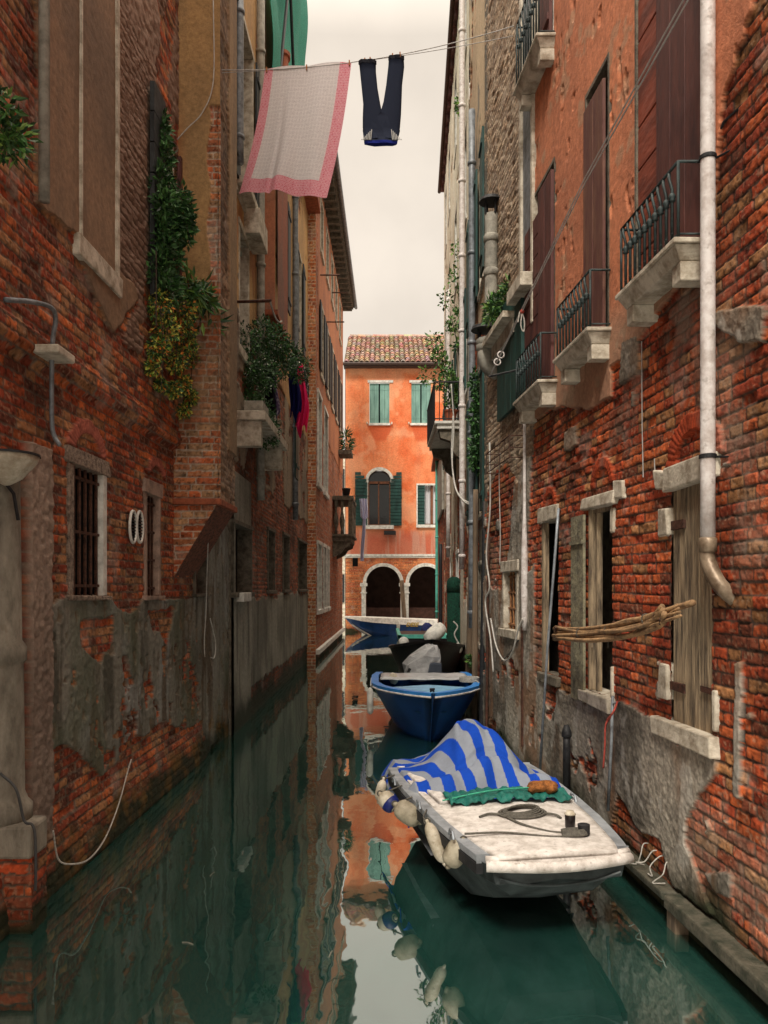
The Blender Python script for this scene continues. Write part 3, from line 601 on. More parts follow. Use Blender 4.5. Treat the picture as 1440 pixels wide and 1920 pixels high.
# walled-up window: sill and thin vertical battens
q = MB(); ua, za = SL.uz(122, 430); ub = SL.u(206); q.sbox(SL, ua, ub, za-.16, za-.02, .03, .10, j=.006)
si = q.build('window_sill', M['stone'], LB, bevel=.008); si['label'] = 'sloping pale sill under the walled-up window'
q = MB()
for px, ww in ((126, .016), (196, .045)): u = SL.u(px); q.sbox(SL, u, u+ww, za-.03, 7.4, .07, .10)
q.build('window_strip', M['stone'], LB)
# shuttered window with plants
w_ = reveal(LB, SL, l4, .03, depth=.2, m='stone', lintel=.05, sill=.04)
q = MB(); a = SL.u(261); boards(q, SL, a, l4[0]-.01, l4[2]-.02, l4[3]+.05, .09, .13, 7, .012, False); q.build('shutter', M['blackshutter'], w_)
q = MB(); boards(q, SL, l4[1]+.02, SL.u(343), l4[2]+.35, l4[3]-.1, .07, .1, 2, .008, True); q.build('shutter', M['brownwood'], w_)
q = MB(); q.tube([SL.p(SL.u(344), l4[2]-.1, .1), SL.p(SL.u(344), l4[3]-.5, .1), SL.p(SL.u(348), l4[3]-.45, .12)], .01, 6); q.build('shutter_rod', M['iron'], w_)
# round vents
for px in (238, 251):
    c = SL.pp(px, 988, .03); q = MB(); u, z = SL.uz(px, 988)
    ring = [SL.p(u+.078*math.cos(t), z+.13*math.sin(t), .05) for t in np.linspace(0, 2*math.pi, 25)]
    q.tube(ring, .012, 6, caps=False); v = q.build('vent', M['stone_white'], LB, smooth=True)
    q = MB(); q.add([SL.p(u, z, .035)]+[SL.p(u+.075*math.cos(t), z+.125*math.sin(t), .035) for t in np.linspace(0, 2*math.pi, 25)], [(0, i, i+1) for i in range(1, 25)])
    q.build('vent_hole', M['void'], v)
    q = MB()
    for k in range(-4, 5): hw = .072*math.sqrt(max(0, 1-(k/4.6)**2)); q.sbox(SL, u-hw, u+hw, z+k*.026-.005, z+k*.026+.003, .037, .052)
    q.build('vent_grille', M['iron_black'], v)
# corbelled chimney bay: front face toward the camera, canal face, sloping underside
YB, YB2 = 7.57, 8.38; XB = -1.625
SBF = Surf(Yc=YB); SBS = Surf(XB, 0, 1)
xw = SL.p(YB, 0)[0]-.02
def paint_B(u, z):
    col, h = brickpaint(u+z*0, z, 17, dirt=.35, pal=[A3(.40, .10, .035), A3(.42, .15, .06), A3(.30, .10, .045), A3(.36, .2, .1)], mortar=(.4, .33, .26), course=.066, eros=.3)
    ju, jz = jig(u, z, 47, .05)
    c2, h2 = plaster(u, z, 48, (.40, .24, .10), (.22, .14, .07), streak=.3); rd = sst(-1.9, -2.05, u)*.5*sst(7, 6, z); c2 = lerp(c2, A3(.4, .15, .05)*np.ones_like(c2), np.clip(rd, 0, 1))
    yel = (jz > 4.55+.35*np.sin(u*9)) & ~((u > XB-.085+.02*np.sin(z*9)) & (z < 6.6)); col, h = put(col, h, yel, c2, h2)
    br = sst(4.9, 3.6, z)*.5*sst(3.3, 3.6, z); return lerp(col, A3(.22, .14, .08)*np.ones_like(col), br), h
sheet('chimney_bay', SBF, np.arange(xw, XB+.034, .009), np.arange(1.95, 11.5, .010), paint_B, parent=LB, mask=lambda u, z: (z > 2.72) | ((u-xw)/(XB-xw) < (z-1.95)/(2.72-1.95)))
def paint_B2(u, z):
    col, h = brickpaint(u, z, 18, dirt=.8, rough=3, pal=[A3(.3, .2, .13), A3(.25, .15, .09), A3(.2, .13, .09)], mortar=(.28, .22, .16))
    c2, h2 = plaster(u, z, 49, (.30, .20, .11), (.17, .12, .08), streak=.4); ju, jz = jig(u, z, 48, .06)
    return put(col, h, (ju > YB+.42) & (z > 3.3), c2, h2)
sheet('chimney_bay', SBS, np.arange(YB-.026, YB2+.01, .012), np.arange(2.72, 11.5, .014), paint_B2, parent=LB)
q = MB()
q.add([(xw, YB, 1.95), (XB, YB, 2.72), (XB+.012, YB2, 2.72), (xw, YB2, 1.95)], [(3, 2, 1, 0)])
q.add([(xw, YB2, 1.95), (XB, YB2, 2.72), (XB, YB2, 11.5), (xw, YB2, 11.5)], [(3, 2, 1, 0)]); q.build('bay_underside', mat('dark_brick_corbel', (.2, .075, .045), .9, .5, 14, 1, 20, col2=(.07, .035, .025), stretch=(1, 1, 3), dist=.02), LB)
q = MB(); q.box(xw, XB+.035, YB-.045, YB2+.02, 2.70, 2.76); q.build('bay_course', M['terracotta'], LB, bevel=.008)
# pier with stone slab, column, hanging lamp bowl at the left border
q = MB(); q.box(-2.6, -1.91, 4.18, 4.40, .42, .605); sb = q.build('stone_slab', M['column'], LB, bevel=.02)
def paint_pier(u, z): c, h = brickpaint(u, z, 19, dirt=.6, rough=2); return algae(u, z, c, 33, .3), h
sheet('pier', Surf(Yc=4.24), np.arange(-2.5, -1.92, .009), np.arange(-.3, .43, .009), paint_pier, parent=LB)
sheet('pier', Surf(-1.935, 0, 1), np.arange(4.225, 4.42, .012), np.arange(-.3, .43, .009), paint_pier, parent=LB)
q = MB(); cx, cy = -2.13, 4.32
q.lathe([(.155, .60), (.155, .68), (.13, .71), (.115, .75), (.108, 1.46), (.112, 1.48), (.125, 1.49), (.125, 1.56), (.10, 1.60), (.09, 2.5), (.09, 2.55)], (cx, cy, 0), n=28); q.build('column', M['column'], LB, smooth=True)
q = MB(); q.tube([SL.p(SL.u(38), z, .14) for z in (4.15, 7)], .032, 10); q.build('drainpipe', M['cement'], LB, smooth=True)['label'] = 'grey pipe at the left edge'
# stone shelf with bent conduit
q = MB(); z = CH-(660-HY)*4.55/F; q.box(-2.3, -1.915, 4.55, 4.8, z, z+.05); q.build('stone_shelf', M['stone'], LB, bevel=.01)
q = MB(); q.tube(smoothpts([SL.pp(10, 562, .16), SL.pp(60, 566, .16), SL.pp(96, 577, .16), SL.pp(104, 600, .13), SL.pp(98, 650, .1), SL.pp(97, 780, .08), SL.pp(101, 815, .08), SL.pp(112, 835, .12)], 5), .014, 8)
q.build('conduit', M['zinc'], LB, smooth=True)
lam = thing('wall_lamp', 'pale conical lamp bowl hanging beside the column at the left edge', 'lamp', P3(12, 880, 4.15)); q = MB(); c = P3(12, 855, 4.15)
q.lathe([(.165, .0), (.155, -.03), (.08, -.12), (.03, -.15), (.01, -.16)], c, n=28); q.build('lamp_shade', M['fender'], lam, smooth=True)
q = MB(); q.lathe([(.17, 0), (.17, .012), (.05, .02)], c, n=28); q.tube([c+np.array([.0, 0, -.15]), c+np.array([.03, .02, -.2]), c+np.array([.04, .05, -.34])], .01, 6); q.build('lamp_fitting', M['iron_black'], lam)

# ================================================================== OCHRE HOUSE, LEFT
OB = thing('ochre_house', 'stained ochre plaster house with black shutters, behind the chimney bay on the left', 'building', (-2.8, 14, 0))
def paint_O(u, z):
    col, h = brickpaint(u, z, 53, dirt=1, rough=2, pal=[A3(.30, .08, .04), A3(.38, .11, .05), A3(.2, .08, .05)], mortar=(.17, .14, .11))
    ju, jz = jig(u, z, 54, .12)
    c2, h2 = plaster(u, z, 55, (.52, .31, .13), (.27, .165, .085), streak=.5)
    rs = sst(.55, .7, fbm(u*2.5, z*.6, 56, 4)); c2 = lerp(c2, A3(.3, .09, .045)*np.ones_like(c2), rs*.6)
    col, h = put(col, h, (jz > 5.6) & ~(fbm(u*2, z*2, 57, 4) > .72), c2, h2)
    c3, h3 = plaster(u, z, 58, (.32, .25, .18), (.13, .10, .08), rough=.02, streak=.6)
    col, h = put(col, h, (jz > 3.5) & (jz < 5.6) & (fbm(u*1.5, z*1.5, 59, 4) < .58), c3, h3)
    c4, h4 = plaster(u, z, 60, (.30, .285, .235), (.08, .074, .058), streak=.8)
    col, h = put(col, h, (jz < 1.75) & (jz > .45) | ((u < 11.2) & (z < 3.4)), c4, h4)
    return algae(u, z, col, 34, .6), h
ow = [(SL2.u(437), SL2.u(468), 1.82, 2.72), (SL2.u(500), SL2.u(512), 1.84, 2.85), (SL2.u(529), SL2.u(540), 1.84, 2.9), (SL2.u(558), SL2.u(573), 1.84, 2.95)]
ow2 = [(10.3, 10.95, 5.1, 6.7), (14.2, 15.0, 7.3, 9.4), (17.0, 17.9, 7.3, 9.4), (10.1, 11.3, 7.15, 9.6), (13.0, 13.8, 4.15, 6.1)]
sheet('wall', SL2, usamp(1.95, 9.9, 19.5, lo=.016, hi=.05, k=.7), np.arange(-.3, 12.0, .016), paint_O, parent=OB, holes=[hole(r) for r in ow+ow2], mask=lambda u, z: (u < 17.6) | (z < 11.35))
q = MB(); q.box(-2.5, -2.4, 9.9, 19.5, -.3, 11.2); q.box(-2.5, -1.96, 9.9, 9.97, -.3, 11.2); q.build('inner_wall', M['stone_dark'], OB)
for r in ow: w_ = reveal(OB, SL2, r, .05, depth=.2, m='stone_dark', lintel=.05, sill=.06)
q = MB(); q.sbox(SL2, ow[0][0]+.1, ow[0][0]+.7, 1.70, 1.82, .0, .12); q.build('door_step', M['stone_white'], OB, bevel=.01)
for i, r in enumerate(ow2):
    w_ = reveal(OB, SL2, r, .08, depth=.18, m='stone', lintel=.08, sill=.12, back='glass')
    if i in (1, 2, 3): 
        shutter(w_, SL2, r[0]-.45, r[0]-.05, r[2], r[3], .06, 'blackshutter', 3, 2); shutter(w_, SL2, r[1]+.05, r[1]+.45, r[2], r[3], .06, 'blackshutter', 3, 2)
    if i == 4: shutter(w_, SL2, r[1]+.0, r[1]+.42, r[2]-.3, r[3], .35, 'greenwood', 3, 2); shutter(w_, SL2, r[0]-.42, r[0], r[2]-.3, r[3], .06, 'greenwood', 3, 2)
    if i == 0: shutter(w_, SL2, r[0]+.02, r[0]+.3, r[2], r[3]-.1, -.05, 'greenwood', 2, 2)
# chimney breast, balcony ledge, pipes
sheet('chimney_breast', Surf(-1.72, 0, 1), np.arange(12.3, 13.6, .03), np.arange(6.3, 9.6, .03), lambda u, z: plaster(u, z, 71, (.30, .10, .06), (.16, .11, .09)), parent=OB)
sheet('chimney_breast', Surf(Yc=12.3), np.arange(-1.97, -1.71, .03), np.arange(6.3, 9.6, .03), lambda u, z: plaster(u, z, 72, (.34, .13, .07), (.2, .13, .1)), parent=OB)
q = MB(); q.box(-1.97, -1.69, 12.27, 13.62, 6.22, 6.3); q.build('chimney_foot', M['terracotta'], OB)
q = MB(); q.sbox(SL2, 9.95, 12.3, 4.05, 4.17, 0, .42); q.sbox(SL2, 10.0, 10.14, 3.72, 4.05, 0, .36); q.sbox(SL2, 12.0, 12.14, 3.72, 4.05, 0, .36); q.build('balcony', M['stone'], OB, bevel=.01)
q = MB(); q.sbox(SL2, 9.95, 11.6, 7.1, 7.2, 0, .2); q.sbox(SL2, 10.6, 11.3, 6.75, 7.1, 0, .25); q.build('window_ledge', M['stone'], OB, bevel=.01)
for px, za, zb, m_, rr in ((489, 10.8, 3.2, 'cement', .06), (554, 11.0, 3.3, 'zinc', .06), (448, 9.4, 7.3, 'zinc', .06)):
    q = MB(); u = SL2.u(px, .1); q.tube([SL2.p(u, z, .1) for z in np.linspace(za, zb, 8)], rr, 10)
    for z in np.arange(zb+.3, za, 1.6): q.lathe([(rr, 0), (rr*1.25, .01), (rr*1.25, .05), (rr, .06)], SL2.p(u, z, .1))
    o = q.build('drainpipe', M[m_], OB, smooth=True)
q = MB(); q.sbox(SL2, 17.6, 19.5, 11.3, 11.42, -.3, .35); q.build('roof_edge', M['terracotta'], OB)
gn = thing('safety_net', 'bright green mesh netting on the roof terrace above the hanging tablecloth', 'netting', (-1.8, 14, 11)); q = MB()
q.grid(lambda a, b: (-1.80+.05*math.sin(a*20)+.04*math.sin(b*9), 12.3+5.1*a, 9.9+1.6*a+3.6*b), 30, 20); q.build('net', M['netgreen'], gn, solid=.01)
q = MB(); q.tube([(-1.72, 12.4, 9.6), (-1.72, 14.8, 14.5)], .03, 6); q.tube([(-1.72, 15.0, 11), (-1.72, 13.6, 14.2)], .03, 6); q.build('net_pole', M['iron_black'], gn)
q = MB(); q.lathe([(.08, 0), (.08, .7), (.11, .72), (.11, .8)], (-1.72, 13.1, 10.3), (.0, .3, 1), 14); q.box(-1.85, -1.45, 12.9, 13.6, 10.0, 10.32)
tag(q.build('chimney_pot', M['terracotta'], OB), None)

# ================================================================== FAR LEFT BRICK HOUSE
FB = thing('brick_house', 'tall orange brick house with dark eaves at the far left of the canal', 'building', (-2.6, 25, 0))
PALO = [A3(.5, .15, .05), A3(.55, .19, .07), A3(.42, .11, .045), A3(.5, .25, .12)]
def paint_F(u, z):
    col, h = brickpaint(u, z, 73, dirt=.5, pal=[A3(.36, .1, .045), A3(.4, .13, .055), A3(.28, .08, .04)], mortar=(.3, .22, .16), eros=0, course=.075)
    c2, h2 = plaster(u, z, 74, (.44, .17, .08), (.27, .11, .07), streak=.4); ju, jz = jig(u, z, 75, .2)
    col, h = put(col, h, (jz > 6.2) & (u > 20), c2, h2)
    return algae(u, z, col, 35, .3), h
fw_ = []
for (px0, px1, z0, z1) in ((594, 600, 1.3, 3.0), (605, 609, 1.3, 3.0), (612, 615, 1.3, 3.0), (594, 600, 4.6, 6.9), (606, 612, 4.6, 6.9)): fw_.append((SL3.u(px0), SL3.u(px1), z0, z1))
for u in (20.6, 22.4, 24.2, 26.0, 27.8): fw_.append((u, u+.7, 7.6, 9.4)); fw_.append((u, u+.7, 10.9, 12.2))
sheet('wall', SL3, np.arange(19.5, 30.01, .045), np.arange(-.3, 12.85, .022), paint_F, parent=FB, holes=[hole(r) for r in fw_])
sheet('wall', Surf(Yc=19.5), np.arange(-2.4, -1.70, .02), np.arange(-.3, 12.85, .02), lambda u, z: brickpaint(u, z, 76, dirt=.2, pal=PALO, mortar=(.6, .45, .33), eros=0, course=.09, joint=.016), parent=FB)
q = MB(); q.sbox(SL3, 19.55, 30, -.3, 12.8, -.5, -.4); q.box(-2.4, -1.62, 29.98, 30.02, -.3, 12.8); q.build('inner_wall', M['stone_dark'], FB)
for i, r in enumerate(fw_):
    m_ = 'stone_white' if i < 5 else 'stone'
    w_ = reveal(FB, SL3, r, .09, depth=.12, m=m_, lintel=.1, sill=.12, back='glass', proud=.05)
    if 7.5 < r[2] < 8: 
        for k, (a, b) in enumerate(((r[0]-.42, r[0]-.05), (r[1]+.05, r[1]+.42))): shutter(w_, SL3, a, b, r[2], r[3], .06, 'blackshutter', 3, 0)
q = MB(); q.sbox(SL3, 19.6, 30.1, .18, .3, 0, .10); q.build('plinth_kerb', M['stone_white'], FB)
q = MB(); q.sbox(SL3, 19.4, 30.2, 12.72, 12.8, 0, .42)
for u in np.arange(19.6, 30, .45): q.sbox(SL3, u, u+.1, 12.6, 12.72, 0, .38)
q.sbox(SL3, 19.3, 30.25, 12.8, 12.92, -.3, .5); rf = q.build('roof', M['stone_dark'], FB)
q = MB(); q.tube([SL3.p(19.3, 12.82, .52), SL3.p(30.3, 12.82, .52)], .06, 8); q.build('gutter', M['zinc'], rf)
for y, z in ((20.6, 10.2), (22.5, 9.6), (24.2, 11.1)):
    q = MB(); q.tube([SL3.p(y, z, 0), SL3.p(y, z, .55)], .02, 5); q.build('iron_rod', M['iron'], FB)
# stone balcony
q = MB(); U0, U1 = 25.0, 27.2
q.sbox(SL3, U0, U1, 3.36, 3.52, 0, .62); q.sbox(SL3, U0-.05, U1+.05, 3.52, 3.6, 0, .70); q.sbox(SL3, U0-.03, U1+.03, 4.7, 4.84, 0, .68)
q.sbox(SL3, U0, U0+.14, 3.6, 4.7, .52, .66); q.sbox(SL3, U1-.14, U1, 3.6, 4.7, .52, .66)
bal = q.build('balcony', M['stone_dark'], FB, bevel=.01)
q = MB(); pr = [(.05, 0), (.05, .1), (.03, .14), (.08, .35), (.09, .45), (.03, .75), (.04, .85), (.06, .95), (.06, 1.1)]
for o in (.12, .32): q.lathe(pr, SL3.p(U0+.07, 3.6, o), n=10)
for u in np.arange(U0+.4, U1-.2, .28): q.lathe(pr, SL3.p(u, 3.6, .59), n=10)
q.build('baluster', M['stone_dark'], bal, smooth=True)
for u in (U0+.05, U1-.25):
    q = MB(); pts = [(0, 3.36), (.6, 3.36), (.56, 3.22), (.4, 3.16), (.3, 3.0), (.12, 2.9), (0, 2.86)]
    v = [SL3.p(u, z, o) for o, z in pts]+[SL3.p(u+.18, z, o) for o, z in pts]; n = len(pts)
    q.add(v, [tuple(range(n))[::-1], tuple(range(n, 2*n))]+[(i, (i+1) % n, (i+1) % n+n, i+n) for i in range(n)]); q.build('bracket', M['stone_dark'], bal)
q = MB(); q.lathe([(.1, 0), (.14, .22), (.15, .24), (.13, .25)], SL3.p(U0+.1, 4.84, .45), n=12)
tag(q.build('flower_pot', M['iron_black'], None, smooth=True), 'small black empty pot standing on the stone balcony corner', 'pot')
q = MB(); q.sbox(SL3, 27.4, 28.4, 6.6, 6.75, 0, .5); q.build('balcony', M['stone_dark'], FB)
sheetp = thing('balcony_plant', 'spiky green plant on the small high balcony of the far brick house', 'plant', SL3.p(27.9, 6.75, .3))
leaves('foliage', [(*SL3.p(27.9, 7.1, .3), .16, .3, .45)], 260, .22, GD, sheetp, long=6)
# laundry hanging from the stone balcony
q = MB(); q.grid(lambda a, b: (P3(678+6*a+(4 if b < .3 else 0)*(a-.5)*2+2*math.sin(b*5), 935+117*b, 25.2)+np.array([0, .04*math.sin(a*18+b*3), 0])), 14, 24, (.62, .62, .8))
tag(q.build('towel', M['cloth'], solid=.008), 'long pale lilac cloth hanging from the stone balcony in front of the orange house', 'laundry')
q = MB(); q.tube([P3(658, 930, 25.2), P3(692, 930, 25.2)], .012, 5); q.tube([P3(664, 945, 25.2), P3(672, 930, 25.2)], .012, 5); tag(q.build('drying_rail', M['iron_black']), 'thin iron drying rail on the stone balcony holding the lilac cloth', 'rail')

# ================================================================== ORANGE HOUSE AT THE END
HB = thing('orange_house', 'orange plaster house with twin water arches closing the end of the canal', 'building', (.6, YO, 0))
k_ = YO/F
def xo(px): return (px-CX)*k_
def zo(py): return CH-(py-HY)*k_
AR = [(xo(686), xo(751)), (xo(766), xo(831))]; AZ = zo(1094); 
zs_spring = AZ
def inarch(u, z, e=0):
    r = np.zeros(u.shape, bool)
    for a, b in AR:
        c, rr = (a+b)/2, (b-a)/2+e; r |= ((np.abs(u-c) < rr) & (z < zs_spring)) | (np.hypot(u-c, z-zs_spring) < rr)
    return r
def paint_H(u, z):
    col, h = brickpaint(u, z, 81, dirt=.3, pal=[A3(.55, .15, .05), A3(.6, .2, .07), A3(.45, .11, .045)], mortar=(.4, .18, .09), eros=0, course=.11, joint=.022, Lb=.4)
    c2, h2 = plaster(u, z, 82, (.72, .25, .11), (.60, .125, .04), streak=.3, patch=1.0)
    n = fbm(u*.9, z*.9, 83, 5)
    pale = sst(.5, .62, n); c2 = lerp(c2, A3(.78, .42, .24)*np.ones_like(c2), pale*.45); gy = sst(.56, .68, fbm(u*3.5, z*1.2, 184, 5)); c2 = lerp(c2, A3(.42, .20, .12)*np.ones_like(c2), gy*.2)
    for (a, b) in ((xo(688), xo(738)), (xo(768), xo(812))):      # damp stains below the sills
        cx_ = (a+b)/2; wd = (b-a)/2*(1-.6*np.clip((zo(795)-z)/.75, 0, 1))
        m = sst(.04, -.04, np.abs(u-cx_)-wd+.1*(fbm(u*5, z*5, 84, 3)-.5))*(z < zo(793))*sst(zo(832), zo(822), z+.1*(fbm(u*4, z*2, 8, 3)-.5)); c2 = lerp(c2, A3(.55, .10, .035)*np.ones_like(c2), m*.85)
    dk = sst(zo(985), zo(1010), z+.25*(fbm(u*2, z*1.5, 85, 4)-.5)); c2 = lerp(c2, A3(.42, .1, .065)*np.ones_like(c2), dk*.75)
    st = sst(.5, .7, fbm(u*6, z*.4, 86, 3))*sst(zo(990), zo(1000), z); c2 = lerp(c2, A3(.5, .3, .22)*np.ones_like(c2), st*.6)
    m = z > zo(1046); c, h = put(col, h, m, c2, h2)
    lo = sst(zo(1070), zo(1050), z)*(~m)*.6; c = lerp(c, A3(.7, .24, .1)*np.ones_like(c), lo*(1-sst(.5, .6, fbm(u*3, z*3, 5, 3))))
    return algae(u, z, c, 36, .35), h
up = [(xo(693), xo(730), zo(794), zo(718)), (xo(771), xo(808), zo(794), zo(718))]
aw = (xo(690), xo(733), zo(985), zo(903)); rw = (xo(783), xo(832), zo(984), zo(910))
hz_ = [hole(q) for q in up]+[hole(aw), hole(rw)]
acx, acr = (aw[0]+aw[1])/2, (aw[1]-aw[0])/2
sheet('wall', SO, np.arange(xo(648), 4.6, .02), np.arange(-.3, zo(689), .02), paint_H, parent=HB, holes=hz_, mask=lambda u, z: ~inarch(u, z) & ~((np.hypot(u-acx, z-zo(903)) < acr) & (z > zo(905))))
# portico behind the arches
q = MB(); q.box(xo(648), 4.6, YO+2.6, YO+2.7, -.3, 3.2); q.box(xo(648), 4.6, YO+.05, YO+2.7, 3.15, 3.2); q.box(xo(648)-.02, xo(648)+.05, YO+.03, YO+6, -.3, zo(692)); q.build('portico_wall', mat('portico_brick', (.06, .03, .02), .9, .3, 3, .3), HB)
q = MB(); q.box(xo(652), 4.5, YO+.1, YO+2.6, .1, .35); q.build('portico_floor', M['stone_dark'], HB)
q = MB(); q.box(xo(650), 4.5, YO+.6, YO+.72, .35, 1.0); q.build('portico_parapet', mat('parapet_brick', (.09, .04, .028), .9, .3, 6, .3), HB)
# stone arches with columns
for i, (a, b) in enumerate(AR):
    q = MB(); c, rr = (a+b)/2, (b-a)/2
    n = 24; v = []
    for t in range(n+1):
        an = math.pi*t/n
        for (r_, yy) in ((rr-.01, YO+.1), (rr-.01, YO-.07), (rr+.13, YO-.07), (rr+.13, YO+.02)): v.append((c+r_*math.cos(an), yy, zs_spring+r_*math.sin(an)))
    q.add(v, [(t*4+j, t*4+j+1, t*4+5+j, t*4+4+j) for t in range(n) for j in range(3)]); q.build('arch', M['stone_white'], HB)
for x in (xo(682), xo(758.5)):
    q = MB(); w0 = .09 if x < 0 else .17
    q.box(x-w0, x+w0, YO-.1, YO+.15, 0, zs_spring-.1); q.box(x-w0-.06, x+w0+.06, YO-.14, YO+.2, zs_spring-.12, zs_spring+.02); q.box(x-w0-.04, x+w0+.04, YO-.13, YO+.18, zs_spring-.42, zs_spring-.36)
    q.build('column', M['stone_white'], HB, bevel=.01)
q = MB(); q.box(xo(646), 4.6, YO-.08, YO, zo(1043), zo(1039)); q.box(xo(646), 4.6, YO-.05, YO, zo(1046), zo(1043)); q.build('string_course', M['stone_white'], HB)
# upper windows
for r in up:
    q = MB(); q.box(r[0]-.08, r[1]+.16, YO-.07, YO+.02, r[3], r[3]+.1); q.box(r[0]-.04, r[1]+.04, YO-.1, YO+.02, r[2]-.09, r[2]); w_ = q.build('window', M['stone_white'], HB)
    q = MB(); q.box(r[0], r[1], YO+.14, YO+.16, r[2], r[3]); q.build('pane', M['void'], w_)
    mid = (r[0]+r[1])/2
    for (a, b) in ((r[0], mid-.03), (mid+.02, r[1])):
        s_ = Surf(Yc=YO+.05); q = MB(); boards(q, s_, a, b, r[2], r[3]-.02, 0, .04, 2, .01); q.sbox(s_, a+.02, b-.02, r[3]-.3, r[3]-.27, .04, .05); q.sbox(s_, a+.02, b-.02, r[2]+.2, r[2]+.23, .04, .05); q.build('shutter', M['paleshutter'], w_)
    for x in (r[0]-.1, r[1]+.1): q = MB(); q.tube([(x, YO, r[2]+.02), (x, YO-.12, r[2]+.02), (x, YO-.12, r[2]-.06)], .03, 6); q.build('shutter_stop', M['stone'], w_)
# arched window with open green shutters
q = MB(); v = []; n = 20
for t in range(n+1):
    an = math.pi*t/n
    for (r_, yy) in ((acr, YO+.1), (acr, YO-.06), (acr+.12, YO-.06), (acr+.12, YO+.02)): v.append((acx+r_*math.cos(an), yy, zo(903)+r_*math.sin(an)))
q.add(v, [(t*4+j, t*4+j+1, t*4+5+j, t*4+4+j) for t in range(n) for j in range(3)])
for s_ in (-1, 1): q.box(*sorted((acx+s_*acr, acx+s_*(acr+.07))), YO-.05, YO+.1, aw[2], aw[3]); q.box(*sorted((acx+s_*(acr-.02), acx+s_*(acr+.12))), YO-.09, YO+.05, aw[3]-.05, aw[3]+.04)
q.box(aw[0]-.12, aw[1]+.12, YO-.14, YO+.1, aw[2]-.16, aw[2]); aww = q.build('window', M['stone_white'], HB)
aww['label'] = 'arched window with two open green shutters'
q = MB(); q.box(aw[0]-.1, aw[1]+.1, YO+.25, YO+.27, aw[2], zo(903)+acr); q.build('pane', M['glass'], aww)
q = MB(); q.box(aw[0], aw[1], YO+.1, YO+.16, aw[3]-.08, aw[3]+.02); q.box(acx-.06, acx-.01, YO+.1, YO+.16, aw[2], aw[3]); q.box(aw[0], aw[0]+.05, YO+.1, YO+.16, aw[2], aw[3]); q.box(aw[1]-.07, aw[1], YO+.1, YO+.16, aw[2], aw[3]); q.box(aw[0], aw[1], YO+.1, YO+.16, aw[2], aw[2]+.05); q.build('window_frame', M['frameb'], aww)
for s_, (xa, xb) in ((-1, (xo(666), xo(688.5))), (1, (xo(732), xo(753)))):
    q = MB(); m_ = 16
    for k in range(m_):
        z0 = aw[2]-.02+(zo(884)-aw[2])*k/m_; z1 = z0+(zo(884)-aw[2])/m_-.025
        ztop = zo(884); t = max(0, (z1-zo(903))/(ztop-zo(903))); wd = (xb-xa)*(1-.62*t**1.6)
        if s_ < 0: a, b = xa, xa+wd
        else: a, b = xb-wd, xb
        q.box(a, b, YO-.12, YO-.08, z0, z1)
    q.box(xa, xb, YO-.085, YO-.075, aw[2], zo(903)); q.build('shutter', M['greenwood'], aww)
# right-hand window
q = MB(); q.box(rw[0]-.05, rw[0], YO-.05, YO+.1, rw[2], rw[3]); q.box(rw[0]-.05, rw[1]+.1, YO-.06, YO+.1, rw[3], rw[3]+.07); q.box(rw[0]-.06, rw[1]+.1, YO-.12, YO+.1, rw[2]-.12, rw[2]); rww = q.build('window', M['stone_white'], HB)
q = MB(); q.box(rw[0], rw[1], YO+.2, YO+.22, rw[2], rw[3]); q.build('pane', M['glass'], rww)
q = MB(); q.grid(lambda a, b: (rw[0]+.3+a*(rw[1]-rw[0]-.3), YO+.15+.03*math.sin(a*40), rw[2]+b*(rw[3]-rw[2])), 40, 1, (.6, .6, .62)); q.build('curtain', M['cloth'], rww)
q = MB(); q.box(rw[0]+.55, rw[0]+.65, YO+.06, YO+.12, rw[2], rw[3]); q.box(rw[0]+.2, rw[1], YO+.06, YO+.12, rw[2], rw[2]+.05); q.build('window_frame', M['frameb'], rww)
s_ = Surf(Yc=YO+.02); q = MB(); boards(q, s_, rw[0], rw[0]+.3, rw[2], rw[3], 0, .05, 12, .02, False); q.build('shutter', M['greenwood'], rww)
q = MB(); q.box(xo(720), xo(742), YO-.3, YO-.02, zo(1003), zo(996)); q.build('flower_box', M['iron_black'], HB)
q = MB(); q.box(xo(661), xo(671), YO-.02, YO+.02, zo(1062), zo(1044)); q.build('wall_niche', M['void'], HB)
# eaves, gutter, tiled roof
q = MB(); ze = zo(690); q.box(xo(645), 4.8, YO-.35, YO+.1, ze-.03, ze+.06); q.tube([(xo(644), YO-.4, ze+.07), (4.8, YO-.4, ze+.07)], .075, 8); q.build('gutter', mat('dark_gutter', (.06, .035, .028), .6, .2, 8, .1), HB, smooth=False)
q = MB(); rng = random.Random(3); ang = math.atan2(2.35, 4.0); nrow = 15
TP = [(.38, .24, .17), (.42, .29, .21), (.34, .21, .15), (.34, .26, .2), (.44, .33, .25), (.28, .19, .145), (.40, .27, .2)]
xx = xo(648)+.05; ci = 0
while xx < 4.7:
    for r_ in range(nrow):
        s0 = r_*.31; s1 = s0+.37; cc = tuple(c*rng.uniform(.75, 1.2) for c in rng.choice(TP)); dx = rng.uniform(-.012, .012); n = 6; v = []
        for (s, rad, lift) in ((s0, .105, .035), (s1, .082, 0)):
            for k in range(n+1):
                an = math.pi*k/n; hh = rad*math.sin(an)+lift+rng.uniform(0, .006)
                v.append((xx+dx+rad*math.cos(an), YO-.42+s*math.cos(ang)-hh*math.sin(ang), ze+.07+s*math.sin(ang)+hh*math.cos(ang)))
        v2 = [(a, b+.02, c-.03) for a, b, c in v[:n+1]]
        q.add(v+v2, [(k, k+1, n+2+k, n+1+k) for k in range(n)]+[(k+1, k, 2*n+2+k, 2*n+3+k) for k in range(n)], cc)
    xx += .213; ci += 1
